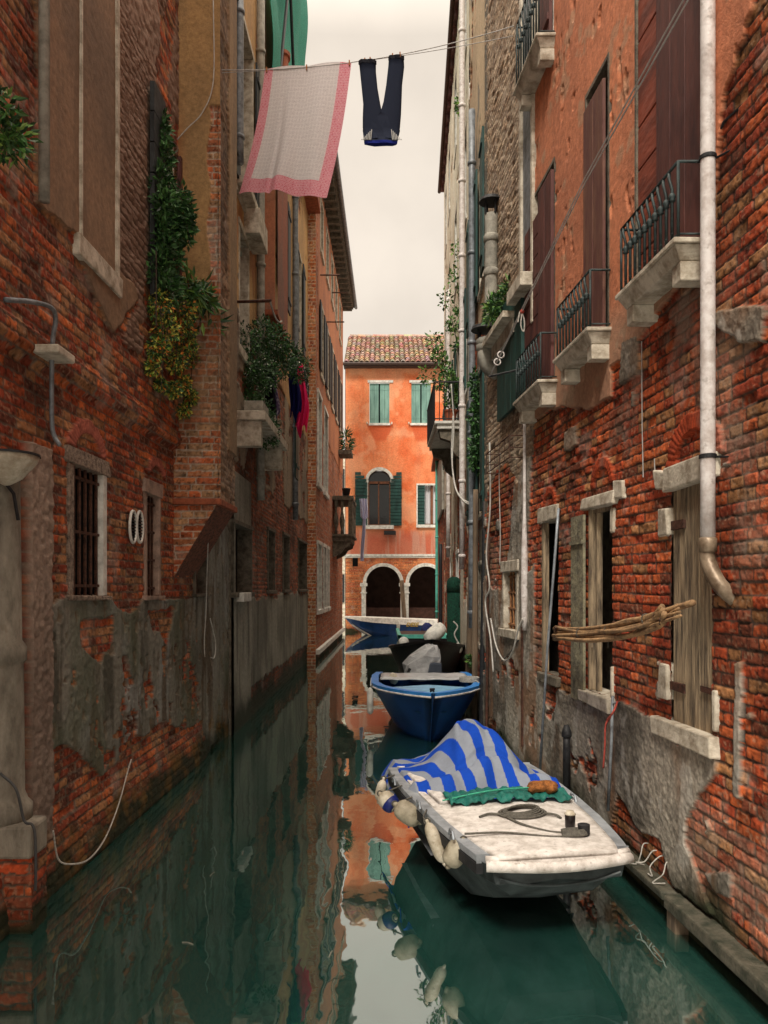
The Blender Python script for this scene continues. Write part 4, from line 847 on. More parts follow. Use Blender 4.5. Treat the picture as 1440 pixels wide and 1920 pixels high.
q.add([(xo(646), YO-.42, ze+.07), (4.75, YO-.42, ze+.07), (4.75, YO-.42+4.75*math.cos(ang), ze+.07+4.75*math.sin(ang)), (xo(646), YO-.42+4.75*math.cos(ang), ze+.07+4.75*math.sin(ang))], [(0, 1, 2, 3)], (.2, .12, .08))
rf = q.build('roof', M['tile'], HB)
q = MB(); 
for x in np.arange(xo(649), 4.7, .36): q.tube([(x, YO-.42+4.72*math.cos(ang), ze+.12+4.72*math.sin(ang)), (x+.4, YO-.42+4.72*math.cos(ang), ze+.1+4.72*math.sin(ang))], .1, 8, tuple(c*rng.uniform(.8, 1.1) for c in rng.choice(TP)))
q.build('ridge_tile', M['tile'], rf)
q = MB(); zz = ze+2.3; q.box(xo(775)*1.12, xo(790)*1.12, YO+4, YO+4.4, zz-.3, zo(615)+.6, (.55, .3, .2)); q.box(xo(773)*1.12, xo(792)*1.12, YO+3.95, YO+4.45, zo(615)+.6, zo(612)+.7, (.4, .16, .1)); q.build('chimney', M['tile'], rf)
# something pale in the gap beyond
q = MB(); q.box(-4.2, -1.6, 44, 46, -.3, 9.5); gb = thing('pale_house', 'distant pale house seen in the narrow gap left of the orange house', 'building', (-3, 44, 0)); q.build('wall', M['stone'], gb)
for z in (1, 4, 7): q = MB(); q.box(-2.45, -2.25, 43.95, 44.0, z, z+1.6); q.build('window', M['blackshutter'], gb)

# ================================================================== RIGHT FAR HOUSES
CB = thing('narrow_house', 'narrow dark brick house with green shutters past the near right building', 'building', (2.2, 11.4, 0))
def paint_C1(u, z):
    col, h = brickpaint(u, z, 91, dirt=1, rough=2); c2, h2 = plaster(u, z, 92, (.25, .21, .16), (.11, .09, .07), streak=.6)
    ju, jz = jig(u, z, 93, .15); col, h = put(col, h, fbm(u*1.5, z*.8, 94, 4) > .5, c2, h2); c3, h3 = plaster(u, z, 192, (.55, .42, .27), (.36, .25, .16), streak=.5); col, h = put(col, h, (jz > 5.6) & (fbm(u*2, z*1, 193, 4) < .62), c3, h3); return algae(u, z, col, 37, .6), h
c1w = [(10.3, 10.9, 2.9, 4.9), (11.8, 12.4, 2.9, 4.9), (10.3, 10.9, 6, 7.8), (11.7, 12.4, 6, 7.8), (10.6, 11.1, 1.1, 2.2)]
sheet('wall', SC, usamp(1.2, 9.7, 13, lo=.02, hi=.06), np.arange(-.3, 12.5, .016), paint_C1, parent=CB, holes=[hole(r) for r in c1w])
q = MB(); q.sbox(SC, 9.7, 13, -.3, 12.5, -.5, -.4); q.build('inner_wall', M['stone_dark'], CB)
q = MB(); q.sbox(SC, 9.7, 13, 12.5, 12.6, -.5, .08); q.build('roof', M['terracotta'], CB)
for r in c1w:
    w_ = reveal(CB, SC, r, .06, depth=.15, m='stone', back='glass')
    if r[2] > 2: shutter(w_, SC, r[0]-.4, r[0]-.02, r[2], r[3], .06, 'greenwood', 3, 2); shutter(w_, SC, r[1]+.02, r[1]+.4, r[2], r[3], .06, 'greenwood', 3, 2)
CC = thing('cream_house', 'tall pale cream house with brown eaves on the right rising past the orange house', 'building', (2.4, 18, 0))
def paint_C2(u, z):
    c2, h2 = plaster(u, z, 95, (.74, .69, .57), (.5, .43, .31), streak=.45)
    wv = sst(.6, .7, fbm(u*4, z*1, 96, 4)); c2 = lerp(c2, A3(.4, .26, .14)*np.ones_like(c2), wv*.5)
    col, h = brickpaint(u, z, 97, dirt=1, rough=2); ju, jz = jig(u, z, 98, .3)
    lo = (jz < 4.2) | (fbm(u*2, z*2, 99, 4) > .7); c2, h2 = put(c2, h2, lo & (fbm(u*1.5, z*.8, 94, 4) > .42), col, h)
    return algae(u, z, c2, 38, .5), h2
c2w = [(u, u+.75, z, z+1.7) for u in (13.6, 16.6, 19.4, 21.4) for z in (5.3, 8.4, 11.4)]+[(16.2, 17.0, 1.0, 2.6), (19.0, 19.7, 1.0, 2.6)]
sheet('wall', SC, np.arange(13, 23.01, .05), np.arange(-.3, 13.8, .022), paint_C2, parent=CC, holes=[hole(r) for r in c2w])
q = MB(); q.sbox(SC, 13, 23, -.3, 13.7, -.5, -.4); q.sbox(SC, 22.95, 23.02, -.3, 13.8, -.6, 0); q.sbox(SC, 12.98, 13.02, 8.5, 13.8, -1.5, 0.0); q.build('inner_wall', M['stone'], CC)
for r in c2w:
    w_ = reveal(CC, SC, r, .08, depth=.15, m='stone_white', back='glass', proud=.02)
    if 2 < r[2] < 7: shutter(w_, SC, r[0]-.4, r[0]-.02, r[2], r[3], .06, 'brownwood' if r[2] > 7 else 'greenwood', 3, 2); shutter(w_, SC, r[1]+.02, r[1]+.4, r[2], r[3], .06, 'brownwood' if r[2] > 7 else 'greenwood', 3, 2)
q = MB(); q.sbox(SC, 12.7, 23.3, 13.78, 13.86, -.2, .12)
for u in np.arange(12.9, 23.2, .5): q.sbox(SC, u, u+.12, 13.64, 13.78, 0, .10)
rf = q.build('roof', M['brownwood'], CC)
q = MB(); q.tube([SC.p(12.6, 13.84, .16), SC.p(23.4, 13.84, .16)], .05, 8); q.build('gutter', M['iron'], rf)
CD = thing('low_house', 'low weathered house on the right bank beside the orange house', 'building', (2.9, 26, 0))
sheet('wall', SC, np.arange(23, 29.5, .05), np.arange(-.3, 6.3, .025), lambda u, z: brickpaint(u, z, 101, dirt=.8, rough=2), parent=CD)
q = MB(); q.sbox(SC, 23, 29.4, 4.2, 6.0, .04, .1); q.sbox(SC, 29.35, 29.5, -.3, 6.3, -1, 0); q.sbox(SC, 23, 29.5, -.3, 6.3, -.5, -.4); q.build('plaster_panel', M['cement'], CD)
q = MB(); q.sbox(SC, 22.9, 29.6, 6.3, 6.45, -1, .25); q.build('roof', M['terracotta'], CD)
for px, za, zb, m_, rr, y in ((0, 8.8, 1.3, 'zinc', .05, 11.2), (0, 13.5, 2.2, 'whitepipe', .05, 13.4), (0, 6.3, .8, 'teal', .05, 27.0), (0, 9.0, 2.6, 'whitepipe', .05, 18.5)):
    q = MB(); q.tube([SC.p(y, z, .12) for z in np.linspace(za, zb, 8)], rr, 10)
    for z in np.arange(zb+.2, za, 1.3): q.lathe([(rr, 0), (rr*1.3, .01), (rr*1.3, .05), (rr, .06)], SC.p(y, z, .12))
    q.build('drainpipe', M[m_], CB if y < 13 else (CC if y < 23 else CD), smooth=True)
# two cement chimney flues bracketed off the near building
q = MB(); u = 9.75; y0 = 9.6
def flue(name, label, px, pt, pb, Y, r_, elbow):
    t = thing(name, label, 'chimney', P3(px, pb, Y)); q = MB(); a = P3(px, pt, Y); b = P3(px, pb, Y)
    pts = [a, (a+b)/2, b]+([b+np.array([.03, .02, -.1]), b+np.array([.12, .04, -.17]), b+np.array([.24, .05, -.18])] if elbow else [])
    q.tube(smoothpts(pts, 6), r_, 14); q.lathe([(r_, 0), (r_*1.2, .01), (r_*1.2, .07), (r_, .09)], a+(b-a)*.28); q.lathe([(r_, 0), (r_*1.2, .01), (r_*1.2, .07), (r_, .09)], a+(b-a)*.62); q.build('flue', M['cement'], t, smooth=True)
    q = MB(); q.lathe([(r_*1.9, 0), (r_*1.7, .04), (r_*.3, .07)], a+np.array([0, 0, .14]), n=18); 
    for k in range(4): an = k*1.57+.5; q.tube([a+np.array([r_*math.cos(an), r_*math.sin(an), -.01]), a+np.array([r_*1.1*math.cos(an), r_*1.1*math.sin(an), .15])], .012, 5)
    q.build('flue_cap', M['iron_black'], t)
flue('flue', 'tall grey cement flue with a flat black cap on the right facade', 921, 402, 590, 9.0, .075, True)
flue('flue', 'short fat flue elbow with a domed cap below the tall grey flue', 909, 642, 668, 9.0, .085, True)
# balcony with pots, front railing facing the camera
BB = thing('balcony', 'small projecting balcony with dark railing and plant pots on the right', 'balcony', (1.3, 15, 5)); Yb = 14.6
x0, x1 = (815-CX)*Yb/F, (886-CX)*Yb/F; zf = CH-(790-HY)*Yb/F; zr = CH-(716-HY)*Yb/F
q = MB(); q.box(x0+.04, x1, Yb, Yb+2.4, zf-.14, zf); q.box(x0, x1, Yb-.04, Yb+2.44, zf-.05, zf+.005); q.build('slab', M['stone_white'], BB, bevel=.01)
for yy in (Yb+.05, Yb+2.1):
    q = MB(); pts = [(x1, zf-.14), (x0+.08, zf-.14), (x0+.12, zf-.3), (x0+.3, zf-.36), (x0+.38, zf-.6), (x1-.05, zf-.85), (x1, zf-.9)]; n = len(pts)
    q.add([(x, yy, z) for x, z in pts]+[(x, yy+.2, z) for x, z in pts], [tuple(range(n)), tuple(range(n, 2*n))[::-1]]+[((i+1) % n, i, i+n, (i+1) % n+n) for i in range(n)]); q.build('bracket', M['stone_dark'], BB)
q = MB()
q.tube([(x1, Yb, zr), (x0, Yb, zr), (x0, Yb+2.4, zr)], .018, 6); q.tube([(x1, Yb, zf+.05), (x0, Yb, zf+.05), (x0, Yb+2.4, zf+.05)], .012, 6)
for t in np.linspace(0, 1, 9): q.tube([(x0+(x1-x0)*t, Yb, zf), (x0+(x1-x0)*t, Yb, zr)], .008, 5)
for t in np.linspace(0, 1, 24): q.tube([(x0, Yb+2.4*t, zf), (x0, Yb+2.4*t, zr)], .010, 5)
q.build('railing', M['iron_black'], BB)
for k, (px, lab) in enumerate(((845, 'left terracotta pot on the small right balcony'), (870, 'right terracotta pot on the small right balcony'))):
    c = P3(px, 789, Yb+.2); t = thing('potted_plant', lab+' with light green leaves', 'potted plant', c, 'pots on the small right balcony')
    q = MB(); q.lathe([(.09, 0), (.12, .16), (.135, .17), (.135, .2)], c, n=16); q.build('pot', M['terracotta'], t)
    leaves('foliage', [(*(c+np.array([0, 0, .55])), .18, .18, .35)], 300, .075, GL, t)
tr = thing('balcony_tree', 'sparse small leafy tree growing over the small right balcony', 'plant', P3(860, 785, Yb+.4)); q = MB(); c0 = P3(866, 785, Yb+.4); bl = []
for (px, py) in ((815, 640), (838, 560), (862, 470), (850, 610), (800, 705), (872, 640), (838, 700), (880, 560), (822, 668), (855, 520)):
    e = P3(px, py, Yb+.3+random.uniform(-.3, .3)); md = (c0+e)/2+np.array([.08, 0, .1]); q.tube(smoothpts([c0, md, e], 5), [.018*(1-.8*i/10) for i in range(11)], 5); bl.append((*e, .17, .17, .2)); bl.append((*((md+e)/2), .1, .1, .12))
q.build('branches', M['bark'], tr); leaves('foliage', bl, 1500, .07, GL+GD[2:3], tr)
cl = thing('climbing_plant', 'dense climbing plant hanging beside the green shutters on the right', 'plant', P3(895, 870, 11)); leaves('foliage', [(*P3(x, y, 10.9), .09, .15, .22) for x, y in ((893, 720), (898, 750), (892, 780), (900, 800), (894, 830), (890, 855), (899, 865))], 1500, .06, GD, cl)
fe = thing('fern', 'green ferns sprouting from the ledge beside the short flue', 'plant', P3(930, 600, 8.6)); leaves('foliage', [(*P3(x, y, 8.5), .07, .1, .09) for x, y in ((922, 590), (932, 575), (945, 560), (955, 540), (925, 570))], 700, .07, GL+GD, fe, long=3)
q = MB(); q.sbox(SR, 7.9, 8.9, 4.65, 4.72, 0, .2, j=.01); q.sbox(SR, 7.9, 8.9, 4.5, 4.65, 0, .1, j=.01); q.build('fern_ledge', M['stone'], RB)
cf = thing('weeds', 'tufts of weeds on the cream house facade high on the right', 'plant', P3(870, 200, 15)); leaves('foliage', [(*P3(872, 205, 15.4), .1, .1, .22), (*P3(862, 195, 16), .08, .08, .15)], 300, .08, GL, cf)

# ================================================================== PLANTS, LEFT
lp = thing('window_plant', 'dark glossy laurel bush filling the shuttered window high on the left', 'plant', SL.pp(310, 560, .1))
bl = [(*SL.pp(x, y, o), .09, .14, .17) for x, y, o in ((300, 250, .1), (305, 300, .12), (303, 345, .15), (308, 390, .2), (320, 420, .22), (342, 405, .3), (310, 450, .2), (322, 480, .2), (300, 510, .15), (318, 540, .2), (340, 385, .3), (345, 425, .3), (300, 440, .12))]
q = MB(); q.tube(smoothpts([SL.pp(315, 570, .1), SL.pp(312, 450, .15), SL.pp(304, 260, .1)], 5), .012, 5)
for p_ in bl[::2]: q.tube([SL.pp(312, 470, .12), p_[:3]], .006, 4)
q.build('stem', M['bark'], lp); leaves('foliage', bl, 5200, .055, GD, lp, long=2.4)
tp = thing('trailing_plant', 'trailing plant with yellow and red leaves spilling below the laurel bush', 'plant', SL.pp(330, 600, .2))
bl = [(*SL.pp(x, y, o), r_, r_, r_*1.2) for x, y, o, r_ in ((300, 575, .15, .12), (340, 590, .2, .14), (375, 570, .25, .12), (310, 620, .18, .12), (350, 640, .22, .12), (295, 655, .14, .09), (330, 680, .18, .09), (365, 680, .2, .08), (345, 720, .18, .07), (325, 730, .18, .06), (358, 745, .18, .06), (345, 770, .16, .05), (285, 690, .12, .05), (300, 720, .12, .04))]
leaves('foliage', bl, 6500, .034, GY, tp, droop=.8); leaves('long_leaves', [(*SL.pp(x, y, .3), .12, .12, .1) for x, y in ((375, 560), (385, 600), (360, 540))], 260, .15, GL+GD, tp, long=4)
q = MB(); 
for x in (300, 325, 355): q.tube(smoothpts([SL.pp(x, 575, .2), SL.pp(x+6, 660, .2), SL.pp(x, 760, .17)], 4), .004, 4)
for x in (293, 312): q.tube([SL.pp(x, 610, .2), SL.pp(x, 470, .2)], .006, 4)
q.build('stem', M['bark'], tp)
op = thing('balcony_bush', 'large dark flowering bush on the stone ledge of the ochre house', 'plant', SL2.p(11, 4.2, .3))
bl = [(*P3(x, y, Y), .2, .3, .25) for x, y, Y in ((460, 640, 11), (490, 625, 11.4), (520, 640, 11.8), (455, 700, 10.8), (480, 720, 11), (500, 700, 11.3), (465, 760, 10.8), (490, 780, 11), (450, 800, 10.6), (530, 680, 12), (515, 660, 12), (480, 680, 11), (545, 670, 12.4), (500, 810, 11.2), (562, 690, 12.6))]
leaves('foliage', bl, 8000, .055, GD+[(.05, .09, .05)], op, long=2.2); leaves('flowers', bl[:6]+bl[9:13], 260, .035, [(.6, .62, .55)], op)
for x, lab in ((10.3, 'near'), (11.7, 'far')):
    q = MB(); q.sbox(SL2, x, x+.5, 4.17, 4.38, .08, .34); tag(q.build('flower_box', M['cement'], bevel=.01), lab+' grey trough on the ledge of the ochre house under the bush', 'planter')
ep = thing('edge_plant', 'yellow green shrub tips poking in at the left edge high on the wall', 'plant', SL.pp(15, 260, .2)); leaves('foliage', [(*SL.pp(x, y, .25), .06, .08, .07) for x, y in ((10, 240), (35, 250), (15, 275), (5, 200), (25, 265))], 420, .06, GL+GD, ep, long=3)

# ================================================================== LAUNDRY AND LINES
YC = 7.75
zl = CH+967*YC/F
pL, pR = np.array(P3(413, 131, 7.72)), np.array(SR.p(7.42, 7.28, .2))
def sag(a, b, s, n=24): a, b = np.array(a), np.array(b); return [a+(b-a)*t-np.array([0, 0, s*4*t*(1-t)]) for t in np.linspace(0, 1, n+1)]
q = MB(); q.tube(sag(pL, pR, .12), .0045, 5); cln = tag(q.build('clothesline', M['wire']), 'upper clothesline carrying the tablecloth and the jeans across the canal', 'clothesline')
q = MB(); q.tube(sag(pL+np.array([0, 0, -.03]), pR+np.array([0, .05, -.06]), .06), .0035, 5); tag(q.build('clothesline', M['wire']), 'empty return line just below the line with the jeans', 'clothesline')
def line_at(px):
    t = 0.5
    for _ in range(30):
        p = pL+(pR-pL)*t; cur = CX+p[0]/p[1]*F; t += (px-cur)/((pR[0]-pL[0])/7.6*F); t = min(max(t, 0), 1)
    return pL+(pR-pL)*t-np.array([0, 0, .12*4*t*(1-t)])
# tablecloth, pink dotted border
nu, nv = 150, 200; tl, trr = line_at(497), line_at(659); v = []; cs = []
bl_, br_ = P3(447, 360, 7.9), P3(612, 366, 7.55)
for j in range(nv+1):
    for i in range(nu+1):
        a, b = i/nu, j/nv; top = tl+(trr-tl)*a+np.array([0, 0, .02*abs(math.sin(a*math.pi*2))]); bot = bl_+(br_-bl_)*a
        p = top+(bot-top)*b; p = p+np.array([.035*math.sin(b*math.pi)*(1-.3*a), 0, 0])
        p[1] += .05*math.sin(a*7+b*2)*b+.03*math.sin(a*17-b*3)*b+.05*math.exp(-((a-.24-.12*b)/.035)**2)*b; v.append(p)
        bord = a < .10 or a > .87 or b > .88; X_, Y_ = a*62, b*84; odd = int(Y_) % 2
        dd = math.hypot((X_+.5*odd) % 1-.5, Y_ % 1-.5)
        if bord: c = (.62, .075, .14) if dd < .32 else (.78, .42, .46)
        else: c = (.48, .42, .44) if dd < .22 else (.74, .69, .68)
        cs.append(c)
q = MB(); q.v = [tuple(map(float, p)) for p in v]; q.c = cs; q.f = [(j*(nu+1)+i, j*(nu+1)+i+1, (j+1)*(nu+1)+i+1, (j+1)*(nu+1)+i) for j in range(nv) for i in range(nu)]
tcl = mat('dotted_tablecloth', (1, 1, 1), .9, .06, 60, .1, 200, attr=True, spec=.1)
t_ = tcl.node_tree; pb = t_.nodes['Principled BSDF']; tb = t_.nodes.new('ShaderNodeBsdfTranslucent'); ms = t_.nodes.new('ShaderNodeMixShader'); ms.inputs[0].default_value = .45
ou = [n for n in t_.nodes if n.type == 'OUTPUT_MATERIAL'][0]; src = pb.inputs['Base Color'].links[0].from_socket; t_.links.new(src, tb.inputs[0]); t_.links.new(pb.outputs[0], ms.inputs[1]); t_.links.new(tb.outputs[0], ms.inputs[2]); t_.links.new(ms.outputs[0], ou.inputs[0])
tag(q.build('tablecloth', tcl, smooth=True), 'white dotted tablecloth with wide pink dotted border hung across the canal', 'tablecloth')
# jeans hung upside down by the cuffs
def loft(b, secs, n=16, col=(1, 1, 1)):    # sections: (centre, halfwidth x, halfdepth y)
    v = []
    for (c, a, d_) in secs: v += [(c[0]+a*math.cos(t), c[1]+d_*math.sin(t)+.006*math.sin(5*t+c[2]*30), c[2]) for t in np.linspace(0, 2*math.pi, n, endpoint=False)]
    f = [(i*n+k, i*n+(k+1) % n, (i+1)*n+(k+1) % n, (i+1)*n+k) for i in range(len(secs)-1) for k in range(n)]+[tuple(range(n)), tuple((len(secs)-1)*n+k for k in range(n))[::-1]]
    b.add(v, f, col)
jn = thing('trousers', 'dark blue jeans hanging upside down by the cuffs from the clothesline', 'trousers', P3(715, 200, 7.6)); q = MB(); YJ = line_at(715)[1]; mp_ = YJ/F
def jsec(px, py, w_, d_=.03): return (P3(px, py, YJ), w_*mp_, d_)
jc = (.014, .018, .032)
loft(q, [jsec(689, 116, 16), jsec(690, 135, 15), jsec(693, 165, 15), jsec(697, 195, 16), jsec(699, 220, 19), jsec(702, 240, 22), jsec(706, 262, 21)], col=jc)
loft(q, [jsec(743, 107, 14), jsec(743, 125, 15), jsec(739, 160, 15), jsec(736, 190, 17), jsec(732, 215, 20), jsec(729, 240, 21), jsec(724, 262, 20)], col=jc)
loft(q, [jsec(715, 213, 6, .02), jsec(715, 222, 32), jsec(715, 245, 35), jsec(714, 268, 31)], col=jc)
q.build('denim', M['cloth'], jn, smooth=True)
q = MB(); loft(q, [jsec(714, 266, 31.5, .033), jsec(714, 271, 30.5, .033)], col=(.012, .02, .16)); q.build('waistband', M['cloth'], jn)
q = MB(); loft(q, [jsec(689, 114, 17, .032), jsec(689, 121, 17, .032)], col=(.012, .012, .016)); loft(q, [jsec(743, 106, 15, .032), jsec(743, 113, 15, .032)], col=(.012, .012, .016)); q.build('cuff', M['cloth'], jn)
for (px, sx_) in ((689, -1), (742, 1)):
    q = MB()
    for k in range(7): a_ = k/6; q.tube([P3(px+sx_*(-8+3*k), 243+3*k*(1), YJ-.034), P3(px+sx_*(-6+2.8*k), 262, YJ-.036)], .005, 4, (.4, .4, .38))
    q.build('pocket_lining', M['cloth'], jn)
q = MB()
for px in (500, 575, 655, 684, 694, 736, 750): p = line_at(px); q.box(p[0]-.006, p[0]+.006, p[1]-.012, p[1]+.012, p[2]-.03, p[2]+.02, (.3, .12, .05) if px > 600 else (.4, .3, .05))
for i_, px in enumerate((500, 575, 655, 684, 694, 736, 750)):
    p = line_at(px); b_ = MB(); b_.box(p[0]-.006, p[0]+.006, p[1]-.012, p[1]-.002, p[2]-.03, p[2]+.02, (.3, .12, .05)); b_.box(p[0]-.006, p[0]+.006, p[1]+.002, p[1]+.012, p[2]-.03, p[2]+.02, (.3, .12, .05))
    nm = ['at the left corner of the tablecloth', 'in the middle of the tablecloth top', 'at the right corner of the tablecloth', 'on the outer side of the left jeans cuff', 'on the inner side of the left jeans cuff', 'on the inner side of the right jeans cuff', 'on the outer side of the right jeans cuff'][i_]
    tag(b_.build('clothes_peg', M['cloth']), 'small clothes peg '+nm, 'clothes peg', 'pegs on the clothesline')
# small clothes by the ochre house
la, lb = np.array(P3(500, 672, 12.2)), np.array(P3(580, 690, 13.6))
q = MB(); q.tube([SL2.p(12.2, la[2]+.02, 0), la, lb], .006, 5); tag(q.build('clothesline', M['wire']), 'short clothesline with dark and pink garments beside the big bush', 'clothesline')
def garment(name, label, px, yt, yb, wt, wb, Y, col, seed=0, col2=None):
    q = MB(); nu, nv = 16, 26; v = []; cs = []
    for j in range(nv+1):
        for i in range(nu+1):
            a, b = i/nu, j/nv; w_ = wt+(wb-wt)*min(1, b*1.6); c = P3(px+(a-.5)*w_+2.5*math.sin(b*6+seed)+1.5*b*math.sin(seed*3), yt+(yb-yt)*(b+.10*math.sin(a*9+seed)*b*b), Y)
            c[1] += .07*math.sin(a*15+b*4+seed)*(.3+b); v.append(tuple(c)); cc = col
            if col2 and (math.sin(a*23+b*31+seed)*math.sin(b*47-a*9) > .35): cc = col2
            cs.append(cc)
    q.v = v; q.c = cs; q.f = [(j*(nu+1)+i, j*(nu+1)+i+1, (j+1)*(nu+1)+i+1, (j+1)*(nu+1)+i) for j in range(nv) for i in range(nu)]
    return tag(q.build(name, M['cloth'], smooth=True, solid=.01), label, 'laundry')
garment('hanging_garment', 'black garment hanging in front of the balcony bush', 502, 674, 775, 10, 26, 12.2, (.006, .006, .009), 1)
garment('hanging_garment', 'lilac patterned garment beside the black one', 515, 682, 780, 6, 14, 12.4, (.12, .08, .18), 2, (.5, .45, .55))
garment('hanging_garment', 'navy blue garment hanging left of the pink one', 552, 668, 780, 9, 20, 12.9, (.012, .012, .09), 3)
garment('hanging_garment', 'bright pink garment hanging lowest beside the ochre house', 566, 684, 808, 8, 22, 13.1, (.75, .02, .12), 4)
garment('hanging_garment', 'thin striped black and white garment right of the pink one', 573, 690, 770, 4, 7, 13.4, (.03, .03, .03), 5, (.6, .6, .6))
q = MB(); q.tube([SL2.p(10.1, CH+534*10.1/F, 0), P3(508, 564, 9.9)], .02, 6); tag(q.build('iron_bar', M['iron']), 'rusty iron bar jutting from the ochre house above the bush', 'bar')
q = MB(); q.tube(sag(P3(507, 566, 9.9), P3(528, 602, 11.5), .1, 8), .012, 5); tag(q.build('hanging_rope', M['ropewhite']), 'frayed rope tied to the end of the rusty bar', 'rope')
# double line along the right facade to its pulley
for k, dz in ((0, 0), (1, .035)):
    q = MB(); q.tube([SR.p(7.62, 3.98+dz*.5, .38), SR.p(5.2, 4.62+dz, .26), (1.62, 2.9, 4.95+dz*1.4)], .005, 5); tag(q.build('clothesline', M['wire']), ('lower' if k == 0 else 'upper')+' of the two taut lines slanting past the balconies', 'clothesline')
pa, pb_ = np.array(SR.p(7.62, 3.98, .38)), np.array(SR.p(5.2, 4.62, .26)); 
for i_, t in enumerate((.10, .15)):
    c = pa+(pb_-pa)*t; q = MB(); q.tube([c+np.array([.03*math.cos(s), .0, .03*math.sin(s)]) for s in np.linspace(0, 2*math.pi, 17)], .007, 6); tag(q.build('line_ring', M['whitepipe'], smooth=True), ('left' if i_ == 0 else 'right')+' white ring threaded on the taut lines', 'ring')
q = MB(); q.tube([SR.p(7.45, 4.0, .1), SR.p(7.62, 3.97, .4)], .01, 6); tag(q.build('pulley_arm', M['iron_black']), 'iron arm holding the pulley end of the taut lines', 'arm')
kn = pa+(pb_-pa)*.42; q = MB(); q.lathe([(.004, -.02), (.018, -.01), (.02, .0), (.016, .012), (.003, .02)], kn, n=10); tag(q.build('rope_knot', M['ropered']), 'small red knot on the taut lines', 'knot')
q = MB(); q.tube(smoothpts([kn, kn+np.array([-.01, 0, -.12]), kn+np.array([.015, 0, -.17]), kn+np.array([.02, 0, -.08]), kn+np.array([0, 0, -.01])], 5), .006, 5); q.tube([kn+np.array([-.02, 0, 0]), kn+np.array([-.035, 0, -.09])], .006, 5); tag(q.build('hanging_rope', M['ropewhite']), 'looped rope end dangling from the red knot', 'rope')

# ================================================================== CABLES AND ROPES
def cable(label, pts, r_=.007, m='cable', name='cable', cat='cable', n=8):
    q = MB(); q.tube(smoothpts(pts, n), r_, 5); return tag(q.build(name, M[m], smooth=True), label, cat)
cable('pale cable curving down the ochre bay high on the left', [(-1.66, YB-.05, 7.6), P3(400, 150, YB-.06), P3(380, 210, YB-.06), P3(352, 240, YB-.06), P3(332, 262, YB-.06)], .006)
cable('pale cable looped over the lower grey wall beside the corbel', [P3(392, 960, 7.9), P3(388, 1080, 8.3), P3(386, 1150, 8.4), P3(383, 1200, 8.4), P3(384, 1232, 8.4)], .006)
cable('white hooked wire end hanging left of the water door', [SL.pp(394, 1160, .06), SL.pp(404, 1205, .06), SL.pp(402, 1232, .08), SL.pp(395, 1233, .08)], .007)
cable('long pale cable hanging down the right brick corner', [SR.pp(918, 830, .1), SR.pp(919, 950, .1), SR.pp(912, 1040, .12), SR.pp(918, 1100, .1), SR.pp(910, 1130, .12), SR.pp(920, 1200, .1), SR.pp(925, 1260, .1)], .011)
cable('thin cable from the wire rack to the barred window', [SR.pp(938, 850, .12), SR.pp(936, 900, .06), SR.pp(938, 1000, .06), SR.pp(937, 1060, .06)], .006)
cable('grey hose looping under the small barred window', [SR.pp(920, 1160, .08), SR.pp(930, 1210, .1), SR.pp(945, 1238, .12), SR.pp(960, 1225, .12), SR.pp(972, 1180, .1), SR.pp(980, 1160, .08)], .010)
cable('thin dark loop of cord inside the grey hose', [SR.pp(972, 1200, .08), SR.pp(955, 1225, .1), SR.pp(940, 1240, .1)], .005, 'cabledark')
cable('white cable drooping from the small balcony to the pipe', [P3(850, 780, 14.2), P3(847, 850, 14.2), P3(853, 910, 13.8), P3(868, 938, 12.8), P3(890, 950, 11.6)], .018)
cable('second white cable drooping from the small balcony', [P3(846, 720, 14.2), P3(851, 800, 14.2), P3(848, 870, 14.1), P3(857, 925, 13.6), P3(888, 948, 11.7)], .014)
cable('cable strung low between the cream house and the mooring poles', [P3(850, 1165, 15), P3(858, 1175, 15), P3(852, 1190, 15), P3(862, 1210, 15)], .014)
cable('rope hanging from an iron ring down to the water at the left wall', [SL.pp(246, 1424, .08), SL.pp(238, 1452, .1), SL.pp(222, 1510, .16), SL.pp(198, 1570, .22), SL.pp(170, 1608, .3), SL.pp(140, 1620, .3), SL.pp(110, 1612, .2), (-1.9, 4.44, .5)], .0055, 'ropewhite', 'rope', 'rope')
cable('dark cable draped over the stone slab at the left edge', [P3(0, 1450, 4.2), P3(30, 1480, 4.18), P3(45, 1538, 4.18), P3(60, 1546, 4.16), P3(66, 1570, 4.16), P3(67, 1640, 4.16), P3(66, 1670, 4.16)], .008, 'cabledark')
# small rope ends on the ledge right
for i_, (a, b) in enumerate(((1218, 1622), (1235, 1632), (1248, 1642), (1262, 1650))):
    y = SR.u(a); e = random.Random(i_+4); cable(['longest', 'second', 'third', 'last'][i_]+' frayed rope end from the boat tied above the right ledge', [SR.p(y, .31, .0), SR.p(y+.01, .30, .035), SR.p(y+e.uniform(-.03, .03), .24, .06+e.uniform(0, .03)), SR.p(y+e.uniform(-.05, .05), .20+e.uniform(-.02, .03), .08+e.uniform(0, .06)), SR.p(y+e.uniform(-.09, .09), .195, .10+e.uniform(-.05, .04))], .004, 'ropewhite', 'rope', 'rope')

